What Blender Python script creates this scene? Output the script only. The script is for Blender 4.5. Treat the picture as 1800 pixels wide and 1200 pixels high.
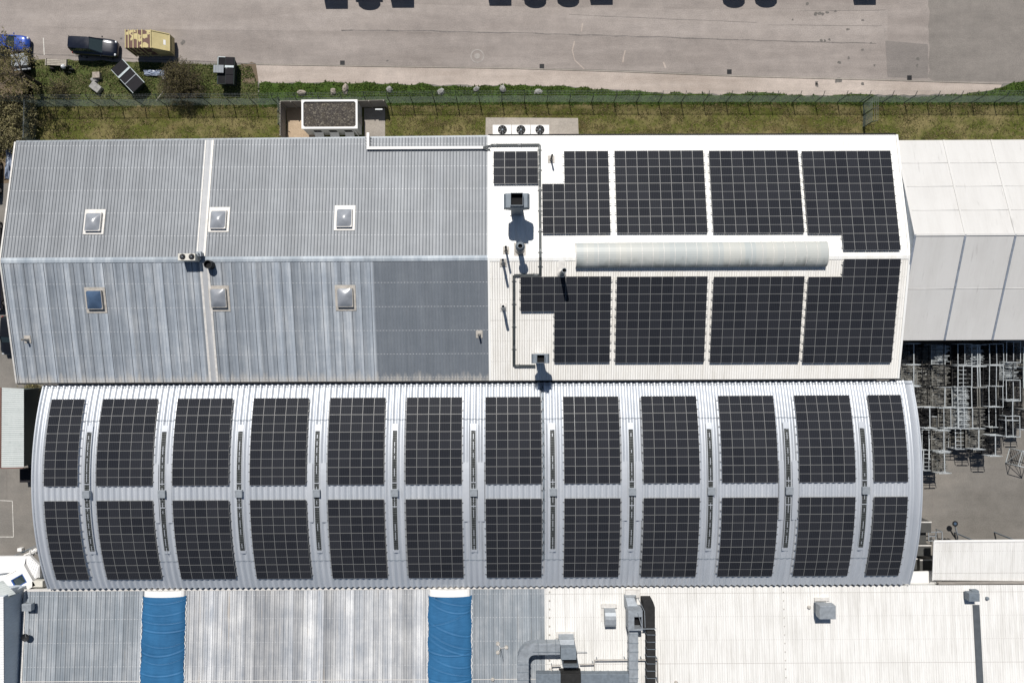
import bpy, math, random
from mathutils import Vector, Matrix
random.seed(7)
R = math.radians
scene = bpy.context.scene
for o in list(bpy.data.objects): bpy.data.objects.remove(o)

# ------------------------------------------------------------------ camera, light, exposure
H = 77.0                      # camera height above the ground, metres
YAW = R(-0.3)
cam = bpy.data.cameras.new('camera'); cam_ob = bpy.data.objects.new('camera', cam)
scene.collection.objects.link(cam_ob); scene.camera = cam_ob
cam.sensor_fit = 'HORIZONTAL'; cam.sensor_width = 36.0; cam.lens = 24.0
cam.clip_start = 0.5; cam.clip_end = 2000
cam_ob.location = (0, 0, H); cam_ob.rotation_euler = (0, 0, YAW)
SUN_EL, SUN_AZ = R(55), R(-11)          # azimuth clockwise from +Y
world = bpy.data.worlds.new('World'); scene.world = world; world.use_nodes = True
wn = world.node_tree.nodes; wl = world.node_tree.links; wn.clear()
sky = wn.new('ShaderNodeTexSky'); sky.sky_type = 'NISHITA'; sky.sun_disc = False
sky.sun_elevation = SUN_EL; sky.sun_rotation = SUN_AZ; sky.air_density = 1.0; sky.dust_density = 0.4; sky.ozone_density = 1.0
bg = wn.new('ShaderNodeBackground'); bg.inputs['Strength'].default_value = 0.05
wo = wn.new('ShaderNodeOutputWorld'); wl.new(sky.outputs[0], bg.inputs[0]); wl.new(bg.outputs[0], wo.inputs[0])
sun = bpy.data.lights.new('sun', 'SUN'); sun.energy = 5.0; sun.angle = R(0.5); sun.color = (1.0, 0.96, 0.905)
sun_ob = bpy.data.objects.new('sun', sun); scene.collection.objects.link(sun_ob)
sdir = Vector((math.sin(SUN_AZ)*math.cos(SUN_EL), math.cos(SUN_AZ)*math.cos(SUN_EL), math.sin(SUN_EL)))
sun_ob.location = sdir*120; sun_ob.rotation_euler = sdir.to_track_quat('Z', 'Y').to_euler()
vs = scene.view_settings
scene.display_settings.display_device = 'sRGB'
vs.view_transform = 'Standard'; vs.look = 'None'; vs.exposure = 0.0; vs.gamma = 1.0; vs.use_curve_mapping = False

# ------------------------------------------------------------------ helpers
CA, SA = math.cos(YAW), math.sin(YAW)
def P(u, v, z=0.0):
    """photo pixel (1800x1200) at height z -> world point"""
    k = (H - z)/1200.0
    ix, iy = (u-900)*k, (600-v)*k
    return Vector((ix*CA - iy*SA, ix*SA + iy*CA, z))
def Ps(lst, z=0.0): return [P(u, v, z) for u, v in lst]

class MB:
    def __init__(s): s.v = []; s.f = []; s.m = []; s.uv = {}
    def vert(s, p): s.v.append(tuple(p)); return len(s.v)-1
    def face(s, pts, mi=0, uv=None):
        i = [s.vert(p) for p in pts]
        if uv: s.uv[len(s.f)] = uv
        s.f.append(i); s.m.append(mi)
    def box(s, x0, x1, y0, y1, z0, z1, mi=0, M=None):
        c = [Vector(p) for p in ((x0,y0,z0),(x1,y0,z0),(x1,y1,z0),(x0,y1,z0),(x0,y0,z1),(x1,y0,z1),(x1,y1,z1),(x0,y1,z1))]
        s.hexa(c, mi, M)
    def hexa(s, c, mi=0, M=None):
        if M is not None: c = [M @ Vector(p) for p in c]
        b = len(s.v); s.v += [tuple(p) for p in c]
        for q in ((0,3,2,1),(4,5,6,7),(0,1,5,4),(1,2,6,5),(2,3,7,6),(3,0,4,7)):
            s.f.append([b+i for i in q]); s.m.append(mi)
    def bar(s, a, b, w, h=None, mi=0, up=Vector((0,0,1))):
        a, b = Vector(a), Vector(b); h = h or w; d = (b-a)
        if d.length < 1e-6: return
        d.normalize(); side = d.cross(up)
        if side.length < 1e-4: side = d.cross(Vector((1,0,0)))
        side.normalize(); n = side.cross(d).normalized()
        sx, nz = side*w/2, n*h/2
        s.hexa([a-sx-nz, a+sx-nz, b+sx-nz, b-sx-nz, a-sx+nz, a+sx+nz, b+sx+nz, b-sx+nz], mi)
    def tube(s, pts, r, n=8, mi=0, caps=True):
        pts = [Vector(p) for p in pts]; rs = r if isinstance(r, (list, tuple)) else [r]*len(pts)
        rings = []
        for i, p in enumerate(pts):
            d = (pts[min(i+1, len(pts)-1)] - pts[max(i-1, 0)]).normalized()
            a = d.cross(Vector((0,0,1)))
            if a.length < 1e-3: a = d.cross(Vector((1,0,0)))
            a.normalize(); b = d.cross(a).normalized()
            rings.append([s.vert(p + (a*math.cos(t)+b*math.sin(t))*rs[i]) for t in [2*math.pi*j/n for j in range(n)]])
        for q, w in zip(rings, rings[1:]):
            for j in range(n): s.f.append([q[j], q[(j+1)%n], w[(j+1)%n], w[j]]); s.m.append(mi)
        if caps:
            s.f.append(rings[0][::-1]); s.m.append(mi); s.f.append(rings[-1][:]); s.m.append(mi)
    def lathe(s, c, prof, n=20, mi=0):
        """prof: (r,z) list from bottom to top around the vertical axis at c"""
        c = Vector(c); rings = []
        for r, z in prof:
            rings.append([s.vert((c.x+r*math.cos(2*math.pi*j/n), c.y+r*math.sin(2*math.pi*j/n), c.z+z)) for j in range(n)])
        for q, w in zip(rings, rings[1:]):
            for j in range(n): s.f.append([q[j], q[(j+1)%n], w[(j+1)%n], w[j]]); s.m.append(mi)
        return rings
    def cap(s, ring, mi=0, flip=False): s.f.append(ring[::-1] if flip else ring[:]); s.m.append(mi)
    def prism(s, poly, z0, z1, mi=0, mside=None):
        n = len(poly); b = len(s.v)
        s.v += [(p[0], p[1], z0) for p in poly] + [(p[0], p[1], z1) for p in poly]
        s.f.append([b+i for i in range(n)][::-1]); s.m.append(mi)
        s.f.append([b+n+i for i in range(n)]); s.m.append(mi)
        for i in range(n):
            s.f.append([b+i, b+(i+1)%n, b+n+(i+1)%n, b+n+i]); s.m.append(mi if mside is None else mside)
    def ball(s, c, r, n=12, m=8, mi=0, sq=(1,1,1), jit=0.0):
        c = Vector(c); rows = []
        for i in range(m+1):
            th = math.pi*i/m; row = []
            for j in range(n):
                k = r*(1+random.uniform(-jit, jit))
                row.append(s.vert((c.x+k*sq[0]*math.sin(th)*math.cos(2*math.pi*j/n), c.y+k*sq[1]*math.sin(th)*math.sin(2*math.pi*j/n), c.z+k*sq[2]*math.cos(th))))
            rows.append(row)
        for a, b in zip(rows, rows[1:]):
            for j in range(n): s.f.append([a[j], b[j], b[(j+1)%n], a[(j+1)%n]]); s.m.append(mi)
    def build(s, name, mats, parent=None, smooth=False, local=False, bevel=0.0):
        me = bpy.data.meshes.new(name)
        if not isinstance(mats, (list, tuple)): mats = [mats]
        org = Vector((0,0,0))
        if parent is not None and not local:
            q = parent
            while q is not None: org += q.location; q = q.parent
        me.from_pydata([(a-org.x, b-org.y, c-org.z) for a, b, c in s.v] if org.length else s.v, [], s.f)
        for m in mats: me.materials.append(m)
        me.polygons.foreach_set('material_index', s.m)
        if smooth: me.polygons.foreach_set('use_smooth', [True]*len(s.f))
        if s.uv:
            ul = me.uv_layers.new(name='UVMap')
            for fi, uv in s.uv.items():
                for k, li in enumerate(me.polygons[fi].loop_indices): ul.data[li].uv = uv[k]
        me.update()
        o = bpy.data.objects.new(name, me); scene.collection.objects.link(o)
        if parent is not None: o.parent = parent
        if bevel:
            b = o.modifiers.new('bevel', 'BEVEL'); b.width = bevel; b.segments = 2; b.limit_method = 'ANGLE'
        return o

def tag(o, label=None, cat=None, group=None, kind=None):
    if label: o['label'] = label
    if cat: o['category'] = cat
    if group: o['group'] = group
    if kind: o['kind'] = kind
    return o
def thing(name, loc, label, cat, group=None, rz=0.0):
    o = bpy.data.objects.new(name, None); scene.collection.objects.link(o); o.empty_display_size = 0.3
    o.location = loc; o.rotation_euler = (0, 0, rz)
    return tag(o, label, cat, group)
def struct(name, mb, mats, kind='structure', **k):
    o = mb.build(name, mats, **k); o['kind'] = kind; return o
def kids(o): return [c for c in bpy.data.objects if c.parent == o]
def dup(o, loc=None, rz=None, label=None, parent=None):
    c = o.copy(); scene.collection.objects.link(c); c.parent = parent
    if loc is not None: c.location = loc
    if rz is not None: c.rotation_euler = (0, 0, rz)
    if label: c['label'] = label
    for ch in KIDS.get(o.name, None) or kids(o): dup(ch, parent=c)
    return c
KIDS = {}

# ------------------------------------------------------------------ materials
def new_mat(name):
    m = bpy.data.materials.new(name); m.use_nodes = True
    nt = m.node_tree; b = nt.nodes['Principled BSDF']
    return m, nt, b
def N(nt, t, **k):
    n = nt.nodes.new(t)
    for a, v in k.items(): setattr(n, a, v)
    return n
def ramp(nt, fac, stops, interp='LINEAR'):
    r = N(nt, 'ShaderNodeValToRGB'); r.color_ramp.interpolation = interp
    e = r.color_ramp.elements
    while len(e) < len(stops): e.new(0.5)
    for el, (p, c) in zip(e, stops): el.position = p; el.color = (*c, 1) if len(c) == 3 else c
    nt.links.new(fac, r.inputs[0]); return r.outputs[0]
def coords(nt, stretch=(1,1,1), kind='Object', rot=(0,0,0)):
    tc = N(nt, 'ShaderNodeTexCoord'); mp = N(nt, 'ShaderNodeMapping')
    mp.inputs['Scale'].default_value = stretch; mp.inputs['Rotation'].default_value = rot
    nt.links.new(tc.outputs[kind], mp.inputs[0]); return mp.outputs[0]
def noise(nt, vec, scale, detail=5, rough=0.55):
    n = N(nt, 'ShaderNodeTexNoise'); n.inputs['Scale'].default_value = scale
    n.inputs['Detail'].default_value = detail; n.inputs['Roughness'].default_value = rough
    nt.links.new(vec, n.inputs['Vector']); return n.outputs[0]
def mix(nt, fac, a, b, mode='MIX'):
    n = N(nt, 'ShaderNodeMix', data_type='RGBA', blend_type=mode)
    for s, v in ((n.inputs[0], fac), (n.inputs[6], a), (n.inputs[7], b)):
        if isinstance(v, (int, float)): s.default_value = v
        elif isinstance(v, tuple): s.default_value = (*v, 1)
        else: nt.links.new(v, s)
    return n.outputs[2]
def math_(nt, op, a, b=None):
    n = N(nt, 'ShaderNodeMath', operation=op)
    for s, v in ((n.inputs[0], a), (n.inputs[1], b)):
        if v is None: continue
        if isinstance(v, (int, float)): s.default_value = v
        else: nt.links.new(v, s)
    return n.outputs[0]
def bump(nt, b, h, strength=0.3, dist=0.02):
    n = N(nt, 'ShaderNodeBump'); n.inputs['Strength'].default_value = strength; n.inputs['Distance'].default_value = dist
    nt.links.new(h, n.inputs['Height']); nt.links.new(n.outputs[0], b.inputs['Normal'])
def setp(b, rough=0.6, metal=0.0, spec=0.5):
    b.inputs['Roughness'].default_value = rough; b.inputs['Metallic'].default_value = metal
    b.inputs['Specular IOR Level'].default_value = spec
def simple(name, c, rough=0.6, metal=0.0, var=0.18, scale=2.5, spec=0.4, stretch=(1,1,1), dirt=None):
    """paint / metal / plastic with slight mottling, optional dirt streaks"""
    m, nt, b = new_mat(name); setp(b, rough, metal, spec)
    vec = coords(nt, stretch)
    f = noise(nt, vec, scale, 6)
    lo = tuple(x*(1-var) for x in c); hi = tuple(min(x*(1+var), 1) for x in c)
    col = ramp(nt, f, [(0.3, lo), (0.7, hi)])
    if dirt:
        f2 = noise(nt, vec, scale*0.45, 8, 0.7)
        d = ramp(nt, f2, [(0.52, (0,0,0)), (0.72, (1,1,1))])
        col = mix(nt, math_(nt, 'MULTIPLY', d, dirt[1]), col, dirt[0])
    nt.links.new(col, b.inputs['Base Color'])
    rr = ramp(nt, f, [(0.2, (rough*0.85,)*3), (0.8, (min(rough*1.15, 1),)*3)]); nt.links.new(rr, b.inputs['Roughness'])
    return m

def asphalt(name, c1, c2, c3, streak=0.5):
    m, nt, b = new_mat(name); setp(b, 0.9, 0, 0.25)
    v = coords(nt); vx = coords(nt, (0.12, 1, 1))
    big = noise(nt, v, 0.06, 6, 0.6); st = noise(nt, vx, 0.55, 8, 0.65)
    fine = noise(nt, v, 9, 4, 0.7)
    mid = noise(nt, v, 0.7, 8, 0.7)
    f = math_(nt, 'ADD', math_(nt, 'MULTIPLY', big, 1-streak), math_(nt, 'MULTIPLY', st, streak))
    col = ramp(nt, f, [(0.36, c1), (0.5, c2), (0.62, c3)])
    col = mix(nt, 1.0, col, ramp(nt, mid, [(0.25, (0.84,0.84,0.84)), (0.75, (1.14,1.13,1.12))]), 'MULTIPLY')
    col = mix(nt, 1.0, col, ramp(nt, fine, [(0.2, (0.72,0.72,0.72)), (0.8, (1.28,1.28,1.28))]), 'MULTIPLY')
    nt.links.new(col, b.inputs['Base Color']); bump(nt, b, fine, 0.35, 0.01)
    return m
M_road = asphalt('old_asphalt', (0.220,0.194,0.177), (0.267,0.237,0.218), (0.315,0.28,0.258), 0.6)
M_roadpale = asphalt('worn_asphalt', (0.252,0.223,0.205), (0.298,0.265,0.244), (0.34,0.304,0.282), 0.6)
M_roadtan = asphalt('dusty_asphalt', (0.168,0.153,0.140), (0.20,0.183,0.167), (0.232,0.212,0.193), 0.4)
M_yard = asphalt('yard_asphalt', (0.145,0.136,0.123), (0.182,0.171,0.156), (0.222,0.205,0.183), 0.3)
M_verge = asphalt('pale_gravel', (0.31,0.26,0.225), (0.40,0.345,0.305), (0.48,0.415,0.37), 0.5)
M_patch = asphalt('patched_asphalt', (0.165,0.15,0.14), (0.205,0.186,0.173), (0.235,0.215,0.2), 0.3)
M_pad = asphalt('concrete_slab', (0.26,0.235,0.205), (0.32,0.29,0.255), (0.38,0.345,0.305), 0.4)
M_sand = asphalt('sandy_gravel', (0.27,0.205,0.14), (0.39,0.30,0.21), (0.48,0.38,0.28), 0.3)
M_tar = simple('tar', (0.155,0.14,0.13), 0.85, var=0.4, scale=4)
M_chalk = simple('road_paint', (0.55,0.53,0.49), 0.8, var=0.3, scale=6)
M_soil = asphalt('bare_soil', (0.10,0.075,0.05), (0.15,0.115,0.08), (0.21,0.165,0.12), 0.2)

def lawn_mat(name, g1, g2, straw, soil, strawpos):
    m, nt, b = new_mat(name); setp(b, 0.95, 0, 0.1)
    v = coords(nt); vx = coords(nt, (0.6, 1, 1))
    f1 = noise(nt, v, 1.6, 8, 0.7); f2 = noise(nt, vx, 0.42, 7, 0.68); f3 = noise(nt, v, 12, 5, 0.7); f4 = noise(nt, vx, 0.23, 8, 0.7)
    col = ramp(nt, f1, [(0.35, g1), (0.62, g2)])
    col = mix(nt, ramp(nt, f2, [(strawpos, (0,0,0)), (strawpos+0.16, (0.85,)*3)]), col, straw)
    col = mix(nt, ramp(nt, f4, [(0.55, (0,0,0)), (0.68, (0.8,)*3)]), col, soil)
    col = mix(nt, 1.0, col, ramp(nt, f3, [(0.25, (0.5,)*3), (0.75, (1.5,)*3)]), 'MULTIPLY')
    nt.links.new(col, b.inputs['Base Color']); bump(nt, b, f3, 0.9, 0.06)
    return m
M_lawn = lawn_mat('dry_lawn', (0.052,0.064,0.013), (0.102,0.108,0.027), (0.205,0.168,0.08), (0.092,0.062,0.028), 0.45)
M_green = lawn_mat('lush_grass', (0.032,0.058,0.012), (0.06,0.1,0.02), (0.14,0.12,0.06), (0.07,0.06,0.03), 0.62)
M_meadow = lawn_mat('weedy_grass', (0.055,0.075,0.022), (0.095,0.115,0.036), (0.16,0.14,0.08), (0.11,0.085,0.055), 0.52)

def blade_mat(name, cols):
    m, nt, b = new_mat(name); setp(b, 0.8, 0, 0.15)
    g = N(nt, 'ShaderNodeNewGeometry')
    n = len(cols)
    col = ramp(nt, g.outputs['Random Per Island'], [(i/(n-1), c) for i, c in enumerate(cols)])
    nt.links.new(col, b.inputs['Base Color']); return m
M_tuft_g = blade_mat('green_blades', [(0.022,0.045,0.008), (0.045,0.085,0.014), (0.075,0.12,0.022), (0.10,0.13,0.03), (0.045,0.07,0.018)])
M_tuft_d = blade_mat('dry_blades', [(0.045,0.058,0.012), (0.075,0.08,0.02), (0.16,0.128,0.058), (0.28,0.225,0.12), (0.12,0.095,0.04)])
M_tuft_m = blade_mat('meadow_blades', [(0.04,0.065,0.016), (0.08,0.11,0.028), (0.12,0.14,0.045), (0.2,0.17,0.09), (0.07,0.1,0.03)])
M_leaf = blade_mat('olive_leaves', [(0.10,0.092,0.045), (0.19,0.18,0.08), (0.29,0.26,0.125), (0.15,0.13,0.075), (0.38,0.33,0.18)])
M_leaf3 = blade_mat('bush_buds', [(0.035,0.03,0.016), (0.07,0.06,0.03), (0.11,0.092,0.045), (0.06,0.058,0.022), (0.15,0.125,0.06)])
M_leaf2 = blade_mat('bud_leaves', [(0.08,0.07,0.035), (0.15,0.13,0.06), (0.22,0.19,0.085), (0.13,0.125,0.045)])
M_bark = simple('bark', (0.055,0.043,0.032), 0.9, var=0.35, scale=8)
M_twig = simple('twigs', (0.15,0.122,0.09), 0.9, var=0.3, scale=8)

def grey_roof(name, base, streak_lo, streak_hi, sheet=1.0, sheetvar=0.12, dots=True, rust=0.0, sheet_fade=0.0, eave=None):
    """weathered trapezoid sheet: streaks run with the slope (y), one tone per sheet, screw rows along the purlins"""
    m, nt, b = new_mat(name); setp(b, 0.6, 0.05, 0.12)
    tc = N(nt, 'ShaderNodeTexCoord'); sp = N(nt, 'ShaderNodeSeparateXYZ'); nt.links.new(tc.outputs['Object'], sp.inputs[0])
    vs_ = coords(nt, (1.6, 0.10, 0.3)); st = noise(nt, vs_, 1.0, 8, 0.7)
    vs2 = coords(nt, (5, 0.5, 1)); st2 = noise(nt, vs2, 1.0, 6, 0.7)
    blot = noise(nt, coords(nt), 0.35, 6, 0.65)
    wn_ = N(nt, 'ShaderNodeTexWhiteNoise', noise_dimensions='1D')
    sx = math_(nt, 'DIVIDE', sp.outputs[0], sheet)
    nt.links.new(math_(nt, 'FLOOR', sx), wn_.inputs['W'])
    f = math_(nt, 'ADD', math_(nt, 'MULTIPLY', st, 0.55), math_(nt, 'ADD', math_(nt, 'MULTIPLY', blot, 0.45), math_(nt, 'MULTIPLY', st2, 0.12)))
    col = ramp(nt, f, [(0.40, streak_lo), (0.55, base), (0.70, streak_hi)])
    shv = ramp(nt, wn_.outputs[0], [(0, (1-sheetvar,)*3), (1, (1+sheetvar,)*3)])
    col = mix(nt, 1.0, col, shv, 'MULTIPLY')
    if sheet_fade:      # each sheet has weathered paler towards one lap
        fr = math_(nt, 'FRACT', sx)
        col = mix(nt, 1.0, col, ramp(nt, fr, [(0, (1-sheet_fade,)*3), (0.85, (1+sheet_fade,)*3), (1.0, (1-sheet_fade*0.6,)*3)]), 'MULTIPLY')
    if rust:
        r_ = noise(nt, coords(nt, (2.2, 0.06, 1)), 1.0, 6, 0.7)
        col = mix(nt, ramp(nt, r_, [(0.6, (0,0,0)), (0.72, (rust,)*3)]), col, (0.42,0.33,0.22))
    if eave is not None:     # pale lime and lichen deposits gathered along the eave
        n_ = noise(nt, coords(nt, (1.3, 0.25, 1)), 1.0, 6, 0.7)
        d_ = math_(nt, 'ADD', math_(nt, 'MULTIPLY', math_(nt, 'SUBTRACT', sp.outputs[1], eave), -0.30), n_)
        col = mix(nt, ramp(nt, d_, [(0.30, (0,0,0)), (0.62, (0.8,)*3)]), col, (0.50,0.47,0.42))
    if dots:
        fy = math_(nt, 'FRACT', math_(nt, 'DIVIDE', sp.outputs[1], 2.42))
        ln = ramp(nt, fy, [(0.0, (1,1,1)), (0.022, (1,1,1)), (0.026, (0,0,0))], 'CONSTANT')
        fx = math_(nt, 'FRACT', math_(nt, 'DIVIDE', sp.outputs[0], 0.333))
        dt = ramp(nt, fx, [(0.0, (0.12,)*3), (0.38, (0.8,)*3), (0.62, (0.12,)*3)], 'CONSTANT')
        col = mix(nt, math_(nt, 'MULTIPLY', ln, dt), col, (0.55,0.56,0.57))
    nt.links.new(col, b.inputs['Base Color'])
    nt.links.new(ramp(nt, st, [(0.3, (0.42,)*3), (0.7, (0.62,)*3)]), b.inputs['Roughness'])
    return m
M_roofN = grey_roof('grey_sheet_weathered', (0.258,0.272,0.288), (0.222,0.234,0.246), (0.31,0.326,0.343), 1.0, 0.06)
M_roofS = grey_roof('grey_sheet_streaked', (0.285,0.315,0.35), (0.215,0.243,0.278), (0.41,0.432,0.455), 1.18, 0.13, True, 0.0, 0.22, eave=-12.3)
M_roofD = grey_roof('slate_grey_sheet', (0.150,0.168,0.192), (0.132,0.150,0.172), (0.178,0.197,0.220), 1.0, 0.04, eave=-12.3)
M_ridge = grey_roof('ridge_flashing', (0.33,0.37,0.41), (0.25,0.29,0.33), (0.5,0.54,0.57), 3.0, 0.1, False)
M_hallS = grey_roof('bare_metal_sheet', (0.27,0.298,0.325), (0.20,0.23,0.26), (0.40,0.42,0.44), 1.0, 0.10, True, 0.25, 0.1)
M_hallW = grey_roof('pale_metal_sheet', (0.42,0.43,0.445), (0.26,0.285,0.32), (0.62,0.62,0.615), 1.05, 0.26, True, 0.6, 0.12)

def white_roof(name, base, dirtc, amt, stretch=(2.5, 0.12, 1), screws=0):
    m, nt, b = new_mat(name); setp(b, 0.45, 0.0, 0.45)
    st = noise(nt, coords(nt, stretch), 1.0, 8, 0.7)
    bl = noise(nt, coords(nt), 0.25, 6, 0.6)
    fi = noise(nt, coords(nt, (9, 0.35, 1)), 1.0, 5, 0.75)
    f = math_(nt, 'ADD', math_(nt, 'MULTIPLY', st, 0.5), math_(nt, 'ADD', math_(nt, 'MULTIPLY', bl, 0.2), math_(nt, 'MULTIPLY', fi, 0.3)))
    col = mix(nt, ramp(nt, f, [(0.46, (0,0,0)), (0.66, (amt,)*3)]), base, dirtc)
    run = noise(nt, coords(nt, (stretch[0]*4.5, stretch[1]*1.6, 1)), 1.0, 4, 0.6)     # thin dirt runs down the slope
    col = mix(nt, ramp(nt, run, [(0.63, (0,0,0)), (0.74, (amt*0.8,)*3)]), col, tuple(x*0.62 for x in dirtc))
    if screws:
        tc = N(nt, 'ShaderNodeTexCoord'); sp = N(nt, 'ShaderNodeSeparateXYZ'); nt.links.new(tc.outputs['Object'], sp.inputs[0])
        ln = ramp(nt, math_(nt, 'FRACT', math_(nt, 'DIVIDE', sp.outputs[1], screws)), [(0, (1,1,1)), (0.03, (0,0,0))], 'CONSTANT')
        dt = ramp(nt, math_(nt, 'FRACT', math_(nt, 'DIVIDE', sp.outputs[0], 0.25)), [(0, (0,0,0)), (0.3, (0.5,)*3), (0.6, (0,0,0))], 'CONSTANT')
        col = mix(nt, math_(nt, 'MULTIPLY', ln, dt), col, (0.3,0.28,0.25))
        lap = ramp(nt, math_(nt, 'FRACT', math_(nt, 'DIVIDE', sp.outputs[1], screws*3)), [(0, (0.35,)*3), (0.009, (0,0,0))], 'CONSTANT')
        col = mix(nt, lap, col, (0.36,0.34,0.31))
    nt.links.new(col, b.inputs['Base Color']); return m
M_white = white_roof('white_sheet', (0.80,0.80,0.78), (0.62,0.59,0.53), 0.7)
M_whiteS = white_roof('white_sheet_soiled', (0.80,0.785,0.75), (0.55,0.515,0.45), 0.65, screws=2.1)
M_white2 = white_roof('off_white_sheet', (0.72,0.712,0.69), (0.46,0.445,0.41), 0.72, screws=2.4)
M_tent = white_roof('pvc_membrane', (0.73,0.72,0.70), (0.58,0.565,0.54), 0.55, (0.7, 0.1, 0.3))
def _translucent(m):
    # coated fabric lets some daylight through
    nt = m.node_tree; b = nt.nodes['Principled BSDF']; out = nt.nodes['Material Output']
    t = N(nt, 'ShaderNodeBsdfTranslucent'); t.inputs[0].default_value = (0.9,0.89,0.87,1); mx = N(nt, 'ShaderNodeMixShader'); mx.inputs[0].default_value = 0.20
    nt.links.new(b.outputs[0], mx.inputs[1]); nt.links.new(t.outputs[0], mx.inputs[2]); nt.links.new(mx.outputs[0], out.inputs[0])
_translucent(M_tent)
M_shed = white_roof('green_white_sheet', (0.50,0.53,0.52), (0.36,0.4,0.39), 0.7, (0.2, 2.2, 1))
M_annex = white_roof('white_cladding', (0.78,0.78,0.78), (0.6,0.6,0.59), 0.4)

def barrel_mat():
    m, nt, b = new_mat('aluminium_sheet'); setp(b, 0.46, 0.48, 0.45)
    st = noise(nt, coords(nt, (1.0, 0.15, 0.2)), 1.0, 7, 0.65)
    col = ramp(nt, st, [(0.35, (0.53,0.56,0.60)), (0.65, (0.62,0.645,0.68))])
    nt.links.new(col, b.inputs['Base Color']); return m
M_barrel = barrel_mat()

def cell_mat():
    m, nt, b = new_mat('solar_cells'); setp(b, 0.5, 0.0, 0.035)
    uv = N(nt, 'ShaderNodeUVMap'); sp = N(nt, 'ShaderNodeSeparateXYZ'); nt.links.new(uv.outputs[0], sp.inputs[0])
    fx = math_(nt, 'FRACT', math_(nt, 'MULTIPLY', sp.outputs[0], 6.0))
    fy = math_(nt, 'FRACT', math_(nt, 'MULTIPLY', sp.outputs[1], 10.0))
    lx = ramp(nt, fx, [(0, (1,1,1)), (0.09, (0,0,0))], 'CONSTANT'); ly = ramp(nt, fy, [(0, (0.8,)*3), (0.08, (0,0,0))], 'CONSTANT')
    bb = math_(nt, 'FRACT', math_(nt, 'MULTIPLY', sp.outputs[0], 36.0))
    lb = ramp(nt, bb, [(0, (0.22,)*3), (0.2, (0,0,0))], 'CONSTANT')
    oi = N(nt, 'ShaderNodeObjectInfo')
    base = ramp(nt, oi.outputs['Random'], [(0, (0.0125,0.0137,0.0178)), (1, (0.0220,0.0232,0.0280))])
    ln = math_(nt, 'MAXIMUM', math_(nt, 'MAXIMUM', lx, ly), lb)
    col = mix(nt, math_(nt, 'MULTIPLY', ln, 0.75), base, (0.058,0.064,0.078))
    nt.links.new(col, b.inputs['Base Color']); return m
M_cell = cell_mat()
M_frame = simple('anodised_frame', (0.23,0.23,0.226), 0.5, 0.2, 0.05)
M_backsheet = simple('white_backsheet', (0.27,0.27,0.266), 0.6)
M_rail = simple('mounting_rail_alloy', (0.2,0.2,0.2), 0.5, 0.5)
M_galv = simple('galvanised_steel', (0.31,0.338,0.365), 0.5, 0.3, 0.16, 3, dirt=((0.22,0.225,0.23), 0.45))
M_galvd = simple('dull_galvanised', (0.175,0.205,0.235), 0.6, 0.2, 0.16, 3)
M_darkduct = simple('dark_cladding', (0.026,0.026,0.026), 0.75, 0, 0.2, 3, spec=0.15)
M_blackhole = simple('flat_black', (0.006,0.006,0.007), 0.95, 0, 0.1)  # near-black for throats, vent openings, open mouths and fan discs
M_blacksteel = simple('black_steel', (0.020,0.021,0.023), 0.6, 0.1, 0.2, spec=0.2)
M_whitepaint = simple('white_paint', (0.76,0.75,0.73), 0.5, 0, 0.04)
M_cream = simple('cream_paint', (0.60,0.58,0.52), 0.5, 0, 0.06)
M_grille = simple('fan_grille', (0.02,0.02,0.021), 0.6, 0.1)
M_flash = simple('flashing_sheet', (0.62,0.60,0.57), 0.55, 0.1, 0.14, 3, dirt=((0.42,0.38,0.32), 0.5))
M_beige = simple('aged_flashing', (0.40,0.375,0.34), 0.7, 0, 0.2, 3)
def dome_mat(name, c, rough=0.12):
    m, nt, b = new_mat(name); setp(b, rough, 0, 0.6)
    f = noise(nt, coords(nt), 1.4, 5)
    nt.links.new(ramp(nt, f, [(0.3, tuple(x*0.85 for x in c)), (0.7, tuple(min(1,x*1.15) for x in c))]), b.inputs['Base Color'])
    b.inputs['Coat Weight'].default_value = 0.5; b.inputs['Coat Roughness'].default_value = 0.08
    return m
M_dome = dome_mat('opal_acrylic', (0.26,0.275,0.30), 0.25)
M_domeblue = dome_mat('blue_acrylic', (0.065,0.105,0.175), 0.1)
def vault_mat():
    m, nt, b = new_mat('aged_polycarbonate'); setp(b, 0.4, 0, 0.5)
    st = noise(nt, coords(nt, (2.2, 0.5, 0.5)), 1.0, 7, 0.7); g = noise(nt, coords(nt, (0.9, 0.8, 1)), 0.8, 7, 0.7)
    sp = N(nt, 'ShaderNodeSeparateXYZ'); tc = N(nt, 'ShaderNodeTexCoord'); nt.links.new(tc.outputs['Object'], sp.inputs[0])
    wn_ = N(nt, 'ShaderNodeTexWhiteNoise', noise_dimensions='1D'); nt.links.new(math_(nt, 'FLOOR', math_(nt, 'DIVIDE', sp.outputs[0], 1.075)), wn_.inputs['W'])
    col = ramp(nt, wn_.outputs[0], [(0, (0.40,0.43,0.425)), (0.5, (0.445,0.46,0.44)), (1, (0.48,0.485,0.45))])
    # grime gathers on the north facing flank (low y)
    low = ramp(nt, math_(nt, 'ADD', math_(nt, 'MULTIPLY', sp.outputs[1], -0.42), math_(nt, 'MULTIPLY', st, 0.8)), [(0.45, (0,0,0)), (0.92, (1,1,1))])
    sp2 = ramp(nt, g, [(0.42, (0.08,)*3), (0.60, (0.95,)*3)])
    col = mix(nt, math_(nt, 'MULTIPLY', low, sp2), col, (0.17,0.18,0.165))
    nt.links.new(col, b.inputs['Base Color']); return m
M_vault = vault_mat()
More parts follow.
